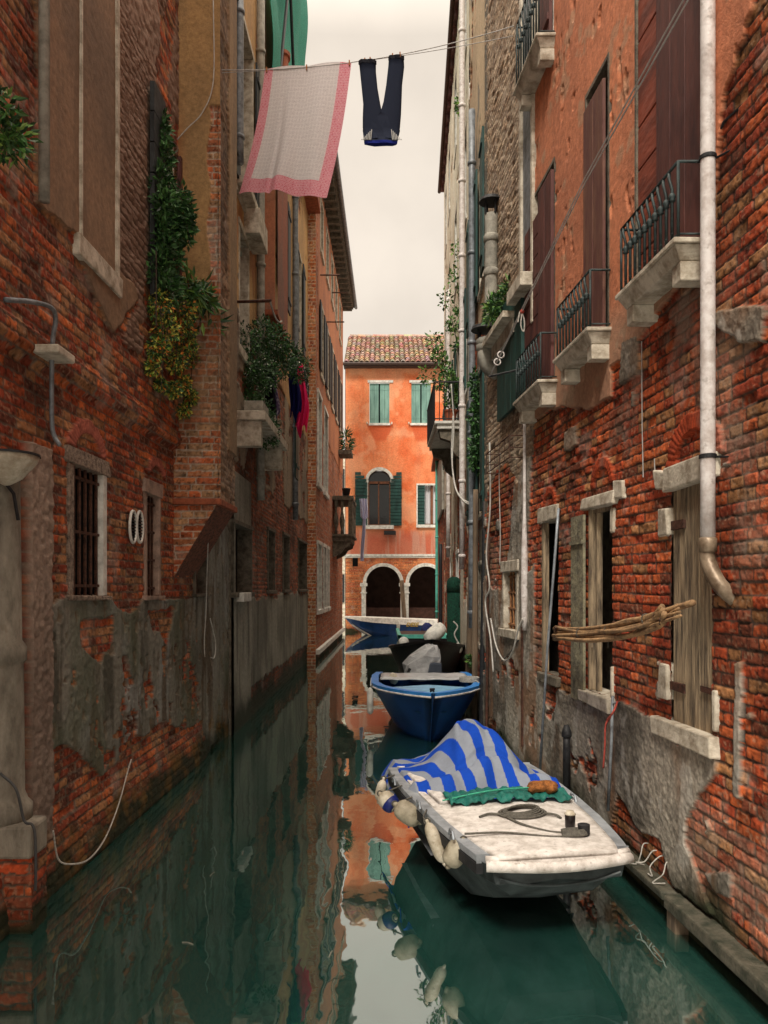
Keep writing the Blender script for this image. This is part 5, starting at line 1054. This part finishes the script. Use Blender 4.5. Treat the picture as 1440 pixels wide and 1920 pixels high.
# ================================================================== METAL RODS, STICKS ON THE RIGHT
q = MB(); q.tube([SR.pp(1047, 955, .16), SR.pp(1040, 1050, .18), SR.pp(1027, 1210, .2), SR.pp(1012, 1450, .24)], .011, 8); q.tube([SR.pp(1047, 955, .16), SR.pp(1050, 957, .0)], .011, 8)
tag(q.build('metal_rod', M['steel'], smooth=True), 'long galvanised rod leaning in front of the third window', 'rod')
q = MB(); q.tube([SR.pp(1149, 1305, .13), SR.pp(1146, 1400, .13), SR.pp(1140, 1520, .14)], .011, 8); q.tube([SR.pp(1151, 1318, .13), SR.pp(1162, 1318, 0)], .01, 6)
tag(q.build('metal_rod', M['zinc'], smooth=True), 'short grey rod with red rope under the second window', 'rod')
cable('red rope knotted on the short grey rod', [SR.pp(1158, 1315, .1), SR.pp(1150, 1335, .16), SR.pp(1138, 1350, .17), SR.pp(1150, 1340, .12), SR.pp(1136, 1358, .16), SR.pp(1134, 1400, .16), SR.pp(1131, 1440, .16)], .007, 'ropered', 'rope', 'rope')
q = MB(); q.tube([SR.p(6.15, .15, .09), SR.p(6.15, .62, .09), SR.p(6.15, .7, .09)], [.03, .03, .028], 10); q.lathe([(.03, 0), (.04, .01), (.04, .04), (.02, .1)], SR.p(6.15, .7, .09)); tag(q.build('bollard_pipe', M['iron_black'], smooth=True), 'stubby black vent pipe against the wall behind the white boat', 'pipe')
q = MB(); q.tube([SR.pp(1042, 1184, 0), SR.pp(1042, 1184, .2), SR.pp(1042, 1176, .21)], .008, 6); tag(q.build('support_hook', M['iron']), 'iron hook under the left end of the stick bundle', 'hook')
q = MB(); q.tube([SR.pp(1238, 1170, 0), SR.pp(1238, 1170, .22), SR.pp(1238, 1160, .23)], .008, 6); tag(q.build('support_hook', M['iron']), 'iron hook under the right end of the stick bundle', 'hook')
st = thing('stick_bundle', 'bundle of bent cane sticks tied across the second window', 'sticks', SR.pp(1150, 1180, .2))
for i in range(8):
    q = MB(); r_ = random.uniform
    q.tube(smoothpts([SR.pp(1038+r_(-2, 4), 1176+i*3.2, .16+r_(-.02, .03)), SR.pp(1100, 1186+i*2.5-10*(i % 2), .2+r_(-.02, .02)), SR.pp(1170, 1170+i*4-6*(i % 3), .22+r_(-.02, .02)), SR.pp(1235-4*i*(i % 3), 1150+i*4, .2), SR.pp(1300-(i*29) % 60, 1130+i*3.5, .18+.01*i)], 5), [.0155-.0004*k*(1 if i % 2 else -.2) for k in range(21)], 6)
    q.build('stick', M['cane'], st, smooth=True)
q = MB(); 
for px, py in ((1087, 1185), (1140, 1180), (1211, 1158)): c = np.array(SR.pp(px, py, .2)); q.tube([c+np.array([.026*math.cos(s), .0, -.008+.03*math.sin(s)]) for s in np.linspace(0, 6.3, 14)], .003, 5); q.tube([c, c+np.array([0, 0, -.12])], .003, 4)
q.build('string', M['rope'], st)

# ================================================================== BOATS
def boat_frame(origin, yaw):
    c, s = math.cos(yaw), math.sin(yaw); o = np.array(origin)
    return lambda x, y, z: o+np.array([c*x-s*y, s*x+c*y, z])
def hullmesh(b, T, secs, close_ends=True):
    """secs: (y, [(x,z)...]) from keel to gunwale for +x; mirrored"""
    rows = []
    for (y, pr) in secs: rows.append([T(-x, y, z) for x, z in pr[::-1]]+[T(x, y, z) for x, z in pr])
    n = len(rows[0]); v = [p for r_ in rows for p in r_]
    f = [(i*n+k, i*n+k+1, (i+1)*n+k+1, (i+1)*n+k) for i in range(len(rows)-1) for k in range(n-1)]
    if close_ends: f += [tuple(range(n)), tuple((len(rows)-1)*n+k for k in range(n))[::-1]]
    b.add(v, f)
# --- near white boat (bow toward the camera, blunt)
WB = thing('white_boat', 'weathered white open boat under a blue and grey striped cover, moored nearest on the right', 'boat', (.8, 5.2, 0))
T = boat_frame((.915, 4.03, 0), math.atan(.165))
ys = [0, .10, .3, .6, 1.0, 1.4, 1.75, 2.0]; hw = [.37, .405, .44, .485, .52, .545, .55, .54]; zt_ = [.48, .485, .49, .495, .50, .50, .50, .50]
secs = []
for y, h_, z_ in zip(ys, hw, zt_):
    k = min(1, y/.7); secs.append((y+.0, [(0, z_-.10-.38*k**.6), (h_*(.55+.1*k), z_-.12-.32*k**.6), (h_*.93, z_-.11-.06*k), (h_, z_-.02)]))
q = MB(); hullmesh(q, T, secs); hu = q.build('hull', M['boathull'], WB, smooth=False)
# front lip
q = MB(); ft = [T(-.395+.79*t, -.07*math.sin(math.pi*t)-.0, .465) for t in np.linspace(0, 1, 14)]; q.tube(ft, .03, 8); q.tube([p+np.array([0, .04, .022]) for p in ft], .02, 8); q.build('bow_lip', M['boatwhite'], WB, smooth=True)
# rubber strake and gunwales
def side_strip(b, off0, off1, za, zb, sgn, y0=.08, y1=2.0, inn=0):
    yy = np.linspace(y0, y1, 22); hh = np.interp(yy, ys, hw); zz = np.interp(yy, ys, zt_); v = []
    for y, h_, z_ in zip(yy, hh, zz): v += [T(sgn*(h_+off0), y, z_+za), T(sgn*(h_+off1), y, z_+za), T(sgn*(h_+off1), y, z_+zb), T(sgn*(h_+off0), y, z_+zb)]
    n = len(yy); f = [(i*4+k, i*4+(k+1) % 4, i*4+4+(k+1) % 4, i*4+4+k) for i in range(n-1) for k in range(4)]+[(0, 1, 2, 3), (n*4-1, n*4-2, n*4-3, n*4-4)]
    b.add(v, f)
q = MB(); side_strip(q, -.01, .028, -.085, -.03, -1); side_strip(q, -.01, .028, -.085, -.03, 1); q.build('rubbing_strake', M['rubber'], WB)
q = MB(); side_strip(q, -.05, .022, -.028, .012, -1); side_strip(q, -.05, .022, -.028, .012, 1); q.build('gunwale', M['boatgrey'], WB, bevel=.005)
for sg, iw in ((-1, -.10), (1, -.13)): q = MB(); side_strip(q, iw, -.052, -.02, .02, sg, y0=.9); q.build('side_deck', M['boatwhite'], WB, bevel=.005)
# foredeck with camber
def deckf(a, b):
    y = .0+.98*b; h_ = np.interp(y, ys, hw)-.045; x = (a*2-1)*h_; return T(x, y-(.05*(1-(a*2-1)**2) if b == 0 else 0), .50+.022*(1-(a*2-1)**2)-.004*(1-b))
q = MB(); q.grid(deckf, 20, 16); q.build('foredeck', M['boatwhite'], WB, smooth=True, solid=.02)
# floor and coaming, transom
q = MB(); q.grid(lambda a, b: T((a*2-1)*.47, .95+1.0*b, .2), 2, 2); q.build('floor', M['boatgrey'], WB)
q = MB(); pts = [T(-.45, .98, .49), T(.45, .98, .49), T(.45, .98, .25), T(-.45, .98, .25)]; q.add(pts, [(0, 1, 2, 3)]); q.build('bulkhead', M['boatgrey'], WB)
q = MB(); a_ = [T(-.40, 1.0, .5), T(-.32, 1.0, .5), T(-.40, 1.7, .52), T(-.48, 1.7, .52)]; q.hexa([*[p-np.array([0, 0, .03]) for p in a_], *[p+np.array([0, 0, .03]) for p in a_]]); q.build('coaming', M['boatwhite'], WB, bevel=.01)
# cleat, line
# ------ striped cover over the motor
def coverpt(a, b):   # a across (-1..1), b from front (0) to back (1)
    x = a*.57; y = 1.14+1.10*b
    pk = math.exp(-abs((a-.17)/(.62 if a < .17 else .42))**2.5)*math.exp(-abs((b-.60)/.36)**3.0)*(1+.05*math.sin(a*7))
    z = .505+.36*pk
    wr = .012*math.sin(a*9+b*4)*(.4+pk)+.010*math.sin(a*4-b*15)+.030*math.exp(-((a+.12-.5*(b-.6))/.05)**2)*pk-.028*math.exp(-((a-.22-.3*(b-.5))/.06)**2)*pk+.005*math.sin(a*27+b*9)+.006*math.sin(a*8-b*26)+.004*math.sin(a*19+b*33)
    if abs(a) > .86: z -= (abs(a)-.86)*.9
    t = max(0, min(1, (b-.08)/.2)); z += .055*math.sin(t*math.pi)+.012*math.sin(a*11+1)*math.sin(t*math.pi)
    if b < .08: z -= (.08-b)*.8
    if .26 < b < .32: z -= .022
    return T(x+.02*math.sin(b*9)*(1-abs(a)), y+.045*math.sin(a*5.5+1)+.02*math.sin(a*13), z+wr)
q = MB(); nu, nv = 300, 220; v = []; cs = []
for j in range(nv+1):
    for i in range(nu+1):
        a, b = i/nu*2-1, j/nv; v.append(tuple(coverpt(a, b)))
        if b < .29: s = a*1.0
        else:
            bb = b-.29; s = math.hypot(a+.95, 1.5*bb)-.95
        ph = (s*3.7+.18*math.sin(b*7)) % 1.0
        cs.append((.008, .055, .38) if ph < .5 else (.22, .245, .29))
q.v = v; q.c = cs; q.f = [(j*(nu+1)+i, j*(nu+1)+i+1, (j+1)*(nu+1)+i+1, (j+1)*(nu+1)+i) for j in range(nv) for i in range(nu)]
tag(q.build('boat_cover', M['cloth'], smooth=True, solid=.012), 'blue and grey striped cloth draped in a peak over the motor of the white boat', 'cover')
q = MB(); q.grid(lambda a, b: T(-.36+.80*a, .86+.24*b+.02*math.sin(a*25), .535+.022*(1-(a*2-1)**2)+.022*math.sin(b*3.1)+.012*math.sin(a*40+b*8)+.008*math.sin(a*90)), 60, 10)
tag(q.build('green_sheet', M['greentarp'], smooth=True, solid=.008), 'crumpled green sheet lying across the deck of the white boat', 'sheet')
cable('bright green cord stretched over the crumpled green sheet', [T(-.40, .93, .55), T(-.1, .92, .60), T(.2, .96, .60)], .005, 'ropegreen', 'cord', 'cord')
q = MB(); 
def ragf(a, b): th = a*2*math.pi; r_ = (1+.22*math.sin(th*3+b*4)+.15*math.sin(th*7)); ph = b*math.pi; return T(.26+.10*r_*math.sin(ph)*math.cos(th), .95+.055*r_*math.sin(ph)*math.sin(th), .60+.035*math.cos(ph)*r_)
q.grid(ragf, 24, 10); tag(q.build('sponge', M['rag'], smooth=True), 'ragged orange brown sponge on the green sheet', 'sponge')
# coil of rope
q = MB(); pts = []
for s in np.linspace(0, 5*2*math.pi, 130): k = s/(2*math.pi); pts.append(T(.02+(.15-.010*k+.004*math.sin(s*2.3))*math.cos(s), .63+(.115-.007*k)*math.sin(s+.1*k), .536+.006*k))
q.tube(pts, .0065, 6); q.tube(smoothpts([T(-.11, .61, .54), T(-.18, .64, .54), T(-.25, .62, .53)], 5), .008, 6); q.tube(smoothpts([T(.14, .6, .54), T(.2, .56, .54), T(.22, .52, .53)], 5), .008, 6)
q.tube(smoothpts([T(-.1, .56, .54), T(-.05, .42, .535), T(.05, .3, .53), T(.12, .26, .53)], 6), .008, 6)
tag(q.build('rope_coil', M['rope'], smooth=True), 'coiled grey mooring rope on the white foredeck', 'rope')
q = MB(); 
q.tube(smoothpts([T(-.42, .33, .53), T(-.2, .30, .535), T(0, .22, .53), T(.12, .19, .53)], 6), .007, 6)
for k in range(5): q.tube([T(.17+.07*math.cos(s), .20+.022*math.sin(s)+.004*k, .535+.006*k) for s in np.linspace(0, 6.28, 18)], .006, 5)
tag(q.build('rope_coil', M['rope'], smooth=True), 'small tangle of rope at the black cleat on the bow', 'rope')
q = MB(); q.tube(smoothpts([T(-.33, -.02, .40), T(-.2, .0, .36), T(0, .0, .345), T(.2, .0, .36), T(.33, -.02, .40)], 6), .008, 6); q.build('hull_seam', M['boathull'], WB)
q = MB(); q.tube([T(0, .955, .5225), T(0, .04, .521)], .004, 4); q.build('deck_seam', M['stone_dark'], WB)
q = MB(); q.lathe([(.03, 0), (.034, .01), (.034, .06), (.02, .065)], T(.235, .23, .52), n=16); q.build('cleat', M['rubber'], WB)
cup = thing('drink_can', 'dark drink can standing on the white foredeck', 'can', T(.21, .33, .53)); q = MB(); q.lathe([(.024, 0), (.028, .005), (.03, .075), (.026, .08)], T(.21, .36, .52), n=18); q.build('can_body', M['beer'], cup, smooth=True)
q = MB(); q.lathe([(.031, .078), (.033, .084), (.026, .088), (.02, .1)], T(.21, .36, .52), n=18); q.build('can_lid', M['fender'], cup, smooth=True)
q = MB()
for (x, y) in ((-.47, .35), (-.53, .95), (-.58, 1.55), (.5, .95)):
    q.tube([T(x-.02, y-.05, .51), T(x-.02, y-.03, .545), T(x-.02, y+.03, .545), T(x-.02, y+.05, .51)], .008, 6)
q.build('rope_cleat', M['steel'], WB)
# fenders along the left side
def fender(label, c, axis, r_, l_, m, rope_to, m2=None, bl=1.0):
    t = thing('fender', label, 'fender', tuple(c), 'fenders along the side of the white boat'); q = MB(); ax = Vector(axis).normalized()
    pr = [(.006, -l_/2-.02), (r_*.3, -l_/2-.004)]+[(r_*math.sqrt(max(.02, 1-abs(s)**3.6)), s*l_/2) for s in [-.985, -.95, -.9, -.8, -.65, -.45, -.2, 0, .2, .45, .65, .8, .9, .95, .985]]+[(r_*.26, l_/2+.004), (.010, l_/2+.02)]
    q.lathe(pr, c, axis, 20); q.build('fender_body', M[m], t, smooth=True)
    if m2: q = MB(); q.lathe([(r_*math.sqrt(max(.02, 1-abs(s)**3.6))+.002, s*l_/2) for s in np.linspace(-.98, -.1, 9)], c, axis, 20); q.build('fender_end', M[m2], t, smooth=True)
    q = MB(); tip = Vector(c)+ax*(l_/2+.01); q.tube(smoothpts([tip, (tip+Vector(rope_to))/2+Vector((-.02, 0, -.01)), rope_to], 5), .006, 5)
    q.tube([tip+Vector((.018*math.cos(s), 0, .018*math.sin(s))) for s in np.linspace(0, 6.3, 12)], .005, 5); q.build('fender_rope', M['rope'], t, smooth=True)
def FC(px, py, Y): return P3(px, py, Y)
fender('farthest small white fender hanging at the far corner of the white boat', FC(714, 1482, 5.55), (.25, .2, 1), .036, .15, 'fender', T(-.56, 1.75, .52))
fender('round white and navy fender, second from the far end of the white boat', FC(728, 1503, 5.35), (-.5, .35, .4), .062, .15, 'fender', T(-.56, 1.45, .52), 'fenderblue')
fender('fat brown stained fender lying sideways in the middle of the boat side', FC(765, 1525, 5.0), (-.8, .3, .5), .068, .19, 'fenderdirty', T(-.55, 1.15, .52))
fender('long white slanting fender beside the rounded near one', FC(817, 1580, 4.5), (-.42, .25, 1), .040, .24, 'fender', T(-.52, .85, .52))
fender('nearest rounded grey white fender at the bow of the white boat', FC(854, 1600, 4.3), (.45, .0, .8), .062, .16, 'fenderdirty', T(-.47, .42, .52))

# --- pointed hulls facing the camera
def pointed(name, label, bow, beam, length, zb, zs_, rake, mh, mg, deck, yaw=0, base=None):
    """bow at local y=0, stern at y=length"""
    t = thing(name, label, 'boat', (bow[0], bow[1]+length/2, 0)); T = boat_frame((bow[0], bow[1], 0), yaw)
    tt = np.array([0, .05, .12, .22, .35, .5, .7, .85, 1.0]); hwid = beam/2*np.clip(np.sin(np.minimum(1, tt/.55)*math.pi/2), 0, 1)**.8; hwid[0] = .01; hwid[-1] *= .92
    zz = zs_+(zb-zs_)*(1-tt)**2; secs = []
    for y, h_, z_ in zip(tt*length, hwid, zz):
        k = 1-math.exp(-y/.25); fwd = rake*(1-y/length)
        secs.append((y, h_, z_))
    q = MB(); rows = []
    for (y, h_, z_) in secs:
        lev = [(-.22, .03), (-.05, .42), (.2, .60), (.5, .76), (.8, .91), (1, 1)]; row = []
        for (f_, wf) in lev:
            zc = -.2+(z_+.2)*((f_+.22)/1.22); yo = rake*(1-(f_+.22)/1.22)*max(0, 1-y/(length*.5)); wn = wf**(1+.9*math.exp(-y/(length*.15)))
            row.append((h_*wn, y+yo, zc))
        rows.append([T(-x, yy, z) for x, yy, z in row[::-1]]+[T(x, yy, z) for x, yy, z in row])
    n = len(rows[0]); v = [p for r_ in rows for p in r_]; f = [(i*n+k, i*n+k+1, (i+1)*n+k+1, (i+1)*n+k) for i in range(len(rows)-1) for k in range(n-1)]+[tuple((len(rows)-1)*n+k for k in range(n))[::-1], tuple(range(n))]
    q.add(v, f); q.build('hull', M[mh], t, smooth=True)
    for sg in (-1, 1):
        q = MB(); v = []
        for (y, h_, z_) in secs: v += [T(sg*(h_+.012), y, z_-.03), T(sg*(h_+.012), y, z_+.012), T(sg*max(.0, h_-.09), y+.02, z_+.012), T(sg*max(.0, h_-.09), y+.02, z_-.03)]
        m_ = len(secs); q.add(v, [(i*4+k, i*4+(k+1) % 4, i*4+4+(k+1) % 4, i*4+4+k) for i in range(m_-1) for k in range(4)]); q.build('gunwale', M[mg], t)
    q = MB(); v = []
    dk_n = 5 if deck != 'none' else 0
    for (y, h_, z_) in secs[:max(dk_n, 2)]: v += [T(-max(.0, h_-.08), y+.02, z_-.015), T(0, y+.02, z_+.02 if deck != 'sunk' else z_-.06), T(max(.0, h_-.08), y+.02, z_-.015)]
    m_ = max(dk_n, 2); q.add(v, [(i*3+k, i*3+k+1, i*3+4+k, i*3+3+k) for i in range(m_-1) for k in range(2)]); q.build('deck', M['bluelight' if mh == 'blue' else 'blackhull'], t)
    q = MB(); v = []
    for (y, h_, z_) in secs[2:]: v += [T(-h_*.52, y, z_-.25), T(h_*.52, y, z_-.25)]
    q.add(v, [(i*2, i*2+1, i*2+3, i*2+2) for i in range(len(secs)-3)]); q.build('floor', M['bluelight' if mh == 'blue' else 'blackhull'], t)
    return t, T, secs
BBt, TB, sB = pointed('blue_boat', 'deep blue motor boat with pale blue deck, bow pointing at the camera', (.565, 8.9), 1.46, 2.8, .66, .60, .75, 'blue', 'bluemid', 'flat')
q = MB(); pts = [TB(-.006+0, -.02, .645)]; 
for sg in (-1, 1): q.tube([TB(sg*(h_+.016), y-.005, z_-.035) for (y, h_, z_) in sB], .012, 6)
q.build('rub_rail', M['boatwhite'], BBt, smooth=True)
q = MB(); q.box(.54, .59, 9.05, 9.12, .66, .70); q.tube([TB(-.03, .16, .7), TB(.03, .16, .7)], .014, 6); q.build('bow_cleat', M['rubber'], BBt)
q = MB(); q.grid(lambda a, b: TB((a*2-1)*.62*(1-.05*b), 1.9+.75*b+.15*(1-(a*2-1)**2)*0, .60+.04*math.sin(b*3.1)+.004*math.sin(a*22)), 30, 8); tag(q.build('seat_cover', M['plastic'], smooth=True, solid=.01), 'pale cover sheet over the stern of the blue boat', 'cover')
q = MB(); q.lathe([(.01, -.07), (.06, -.05), (.09, 0), (.06, .05), (.01, .06)], P3(738, 1272, 11), (1, .2, .2), 14); tag(q.build('cloth_bundle', M['fender'], smooth=True), 'white cloth bundle on the left rear gunwale of the blue boat', 'cloth')
q = MB(); 
for k in range(5): q.tube([P3(880, 1277, 10.4)+np.array([.13*math.cos(s), .12*math.sin(s), .012*k]) for s in np.linspace(0, 6.28, 18)], .010, 5)
q.tube(smoothpts([P3(890, 1275, 10.3), P3(903, 1284, 10.2), P3(906, 1290, 9.9)], 4), .010, 5); tag(q.build('rope_coil', M['ropewhite'], smooth=True), 'coil of pale rope on the right gunwale of the blue boat', 'rope')
f2 = thing('fender', 'tall white cylindrical fender hanging left of the blue boat', 'fender', P3(694, 1315, 10.1)); q = MB(); q.lathe([(.01, -.19), (.035, -.17), (.042, -.13), (.042, .1), (.03, .14), (.01, .16)], P3(694, 1312, 10.1), n=14); q.build('fender_body', M['stone_white'], f2, smooth=True)
q = MB(); q.tube([P3(694, 1290, 10.1), P3(699, 1282, 10.2)], .008, 5); q.build('fender_rope', M['rope'], f2)
# its outboard under a plastic bag
om = thing('outboard_motor', 'outboard motor wrapped in a cloudy plastic bag behind the blue boat', 'outboard motor', P3(795, 1262, 11.7)); q = MB(); cM = P3(795, 1240, 11.7)
rngb = random.Random(5); secb = []
for (dx, dz, wx, wy) in ((-.03, -.26, .27, .2), (-.05, -.2, .30, .22), (-.03, -.06, .29, .22), (.03, .08, .25, .2), (.08, .17, .17, .15), (.10, .23, .09, .09), (.10, .265, .03, .03)):
    secb.append([cM+np.array([dx+wx*math.cos(t)*rngb.uniform(.82, 1.12), wy*math.sin(t)*rngb.uniform(.85, 1.1), dz+rngb.uniform(-.03, .03)]) for t in np.linspace(0, 2*math.pi, 11, endpoint=False)])
nb_ = 11; q.add([p for r_ in secb for p in r_], [(i*nb_+k, i*nb_+(k+1) % nb_, (i+1)*nb_+(k+1) % nb_, (i+1)*nb_+k) for i in range(len(secb)-1) for k in range(nb_)]+[tuple(6*nb_+k for k in range(nb_))])
q.build('plastic_bag', M['plastic'], om, smooth=False)
q = MB(); q.hexa([cM+np.array(p) for p in ((.02, -.24, -.28), (.26, -.20, -.28), (.26, .1, -.28), (.02, .1, -.28), (.08, -.22, .0), (.26, -.18, -.02), (.26, .1, .02), (.08, .1, .02))]); q.build('motor_cowl', M['motor'], om, bevel=.02)
q = MB(); q.tube([cM+np.array([-.1, -.2, -.22]), cM+np.array([-.36, -.25, -.16])], .03, 6); q.tube([cM+np.array([-.3, -.25, -.24]), cM+np.array([-.22, -.25, -.08])], .022, 6); q.build('motor_arm', M['rubber'], om)
# --- black boat behind
KB, TK, sK = pointed('black_boat', 'black boat with high bow behind the blue boat', (.80, 12.9), 1.40, 2.5, 1.01, .74, .4, 'blackhull', 'blackhull', 'sunk')
for i_, (px, py, r_, lab) in enumerate(((757, 1204, .095, 'left'), (857, 1216, .1, 'right'))):
    q = MB(); q.lathe([(.01, -r_)]+[(r_*math.cos(s), r_*math.sin(s)) for s in np.linspace(-1.4, 1.4, 9)]+[(.01, r_)], P3(px, py, 13.8), n=16); tag(q.build('buoy', M['stone_white'], smooth=True), lab+' white round buoy on the gunwale of the black boat', 'buoy')
q = MB(); q.lathe([(.02, -.24), (.11, -.2), (.15, -.05), (.15, .1), (.11, .22), (.02, .26)], P3(815, 1188, 15), (.7, .3, .55), 18); om2 = thing('outboard_motor', 'white capped outboard motor standing behind the black bow', 'outboard motor', P3(815, 1200, 15)); q.build('motor_cowl', M['stone_white'], om2, smooth=True)
q = MB(); q.box(1.0, 1.12, 15.0, 15.2, .4, .85); q.build('motor_leg', M['rubber'], om2)
tq = thing('turquoise_boat', 'boat with turquoise gunwale moored behind the black boat', 'boat', (.9, 18, 0)); q = MB(); c = P3(746, 1190, 17.5)
xA, xB = (746-CX)*17.5/F, (843-CX)*17.5/F; q.box(xA, xB, 17.5, 17.6, CH-(1197-HY)*17.5/F, CH-(1190-HY)*17.5/F); q.box(xA, xA+.08, 17.5, 20.5, .72, .8); q.box(xB-.08, xB, 17.5, 20.5, .72, .8); q.build('gunwale', M['teal'], tq)
q = MB(); q.hexa([(xA+.15, 17.55, -.1), (xB-.15, 17.55, -.1), (xB-.15, 20.5, -.1), (xA+.15, 20.5, -.1), (xA+.01, 17.52, .73), (xB-.01, 17.52, .73), (xB-.01, 20.5, .73), (xA+.01, 20.5, .73)]); q.build('hull', M['blackhull'], tq)
# --- boat across the end with its name
DB = thing('motor_boat', 'blue and white motor boat lying across the canal in front of the water arches', 'boat', (.8, 30.6, 0)); Yd = 30.6; kd = Yd/F
def xd(px): return (px-CX)*kd
def zd(py): return CH-(py-HY)*kd
sx_ = np.array([648, 660, 675, 700, 730, 770, 820, 870, 900]); top = np.array([1158, 1160, 1163, 1166, 1168, 1170, 1171, 1172, 1172]); hb = np.array([.02, .28, .5, .68, .78, .82, .82, .82, .8])
q = MB(); rows = []
for x, t_, h_ in zip(sx_, top, hb):
    zt0 = zd(t_); kk = min(1, (x-648)/70); zk = zt0-(.15+.75*kk) if x > 648 else zt0-.05
    rows.append([(xd(x), Yd-h_, zt0), (xd(x)+.0, Yd-h_*.92, zt0-(zt0-zk)*.5), (xd(x), Yd-h_*.7, zt0-(zt0-zk)*.8), (xd(x), Yd, zk), (xd(x), Yd+h_*.7, zt0-(zt0-zk)*.8), (xd(x), Yd+h_*.92, zt0-(zt0-zk)*.5), (xd(x), Yd+h_, zt0)])
n = 7; q.add([p for r_ in rows for p in r_], [(i*n+k, (i+1)*n+k, (i+1)*n+k+1, i*n+k+1) for i in range(len(rows)-1) for k in range(n-1)]+[tuple((len(rows)-1)*n+k for k in range(n))]); q.build('hull', M['blue'], DB)
q = MB(); v = []
for x, t_, h_ in zip(sx_, top, hb):
    z0 = zd(t_)+.0; z1 = zd(1155+(x-648)*.04); v += [(xd(x)-(.1 if x == 648 else 0), Yd-h_-.03, z0), (xd(x), Yd-h_*.9, z1), (xd(x), Yd+h_*.9, z1), (xd(x), Yd+h_+.03, z0)]
q.add(v, [(i*4+k, i*4+4+k, i*4+5+k, i*4+1+k) for i in range(len(sx_)-1) for k in range(3)]); q.build('deck', M['stone_white'], DB)
q = MB(); q.tube([(xd(x), Yd-h_*.76-.02, zd(t_)-.55*min(1, (x-648)/60)-.1) for x, t_, h_ in zip(sx_[1:], top[1:], hb[1:])], .035, 6); q.build('spray_rail', M['stone_white'], DB)
cu = bpy.data.curves.new('lettering', 'FONT'); cu.body = 'DESE'; cu.size = .21; cu.extrude = .008; cu.shear = .3; cu.offset = .006
tmp = bpy.data.objects.new('tmp', cu); COL.objects.link(tmp); dg = bpy.context.evaluated_depsgraph_get(); me = bpy.data.meshes.new_from_object(tmp.evaluated_get(dg)); bpy.data.objects.remove(tmp)
me.transform(Matrix.Translation((xd(760), Yd-.84, zd(1172.5))) @ Matrix.Rotation(R(90), 4, 'X')); me.materials.clear(); link('lettering', me, M['yellow'], DB)
q = MB(); q.lathe([(.01, -.2), (.06, -.16), (.07, 0), (.06, .16), (.01, .2)], (xd(746), Yd-.92, zd(1171)), n=12); tag(q.build('fender', M['stone_white'], smooth=True), 'white fender hanging on the side of the boat across the canal', 'fender')
q = MB(); q.lathe([(.02, -.2), (.18, -.12), (.21, .05), (.14, .2), (.02, .24)], ((800-CX)*28.1/F, Yd-2.5, .36), (.4, 0, 1), 14); tag(q.build('motor_cover', M['navy'], smooth=True), 'navy blue covered motor in front of the boat across the canal', 'cover')

# ================================================================== POLES
def pole(label, px, yt, Y, r_, m, name='mooring_pole', lean=0):
    a = P3(px, yt, Y); q = MB(); n = 8; q.tube([(a[0]+lean*(1-k/n)*0+lean*k/n, Y, a[2]+(-.5-a[2])*k/n+0) for k in range(n+1)], [r_*(.9+.2*k/n)*random.uniform(.96, 1.04) for k in range(n+1)], 10)
    return tag(q.build(name, M[m], smooth=True), label, 'pole')
pole('pale wooden mooring pole leaning beside the netted posts', 884, 1035, 12.0, .055, 'polewood', lean=-.06)
pole('thin grey wooden pole next to the white pipe at the brick corner', 892, 918, 10.6, .04, 'polewood', lean=-.02)
pole('black iron pole rising beside the blue boat', 909, 940, 9.9, .035, 'iron_black', lean=-.05)
pole('slim dark pole between the black pole and the brick corner', 916, 1000, 9.3, .018, 'iron', lean=-.03)
pole('tall dark post at the corner of the low house', 826, 1020, 20, .05, 'iron_black')
q = MB(); q.tube([P3(753, 1088, 31.9), P3(759, 1172, 31.9)], .09, 8); tag(q.build('mooring_pole', M['polewood']), 'leaning weathered pole in front of the central arch column', 'pole')
for px, py, lab in ((851, 1092, 'taller'), (868, 1120, 'shorter')):
    a = P3(px, py, 15.5); q = MB(); q.tube([(a[0], 15.5, a[2]), (a[0], 15.5, a[2]-.02), (a[0], 15.5, .5), (a[0]+.03, 15.5, -.4)], [.10, .14, .14, .13], 18); q.lathe([(.145, -.2), (.15, -.03), (.14, .03), (.11, .08), (.06, .11), (.01, .115)], (a[0], 15.5, a[2]), n=18)
    tag(q.build('netted_post', M['brush'], smooth=True), lab+' thick post wrapped in dark green mesh', 'post')
# weeds at the waterline
wd = thing('weeds', 'green weeds at the foot of the wall beside the black pole', 'plant', P3(885, 1240, 12)); leaves('foliage', [(*P3(888, 1238, 11.8), .1, .1, .1)], 250, .06, GL+GD, wd)
print('faces', sum(len(o.data.polygons) for o in bpy.data.objects if o.type == 'MESH'))
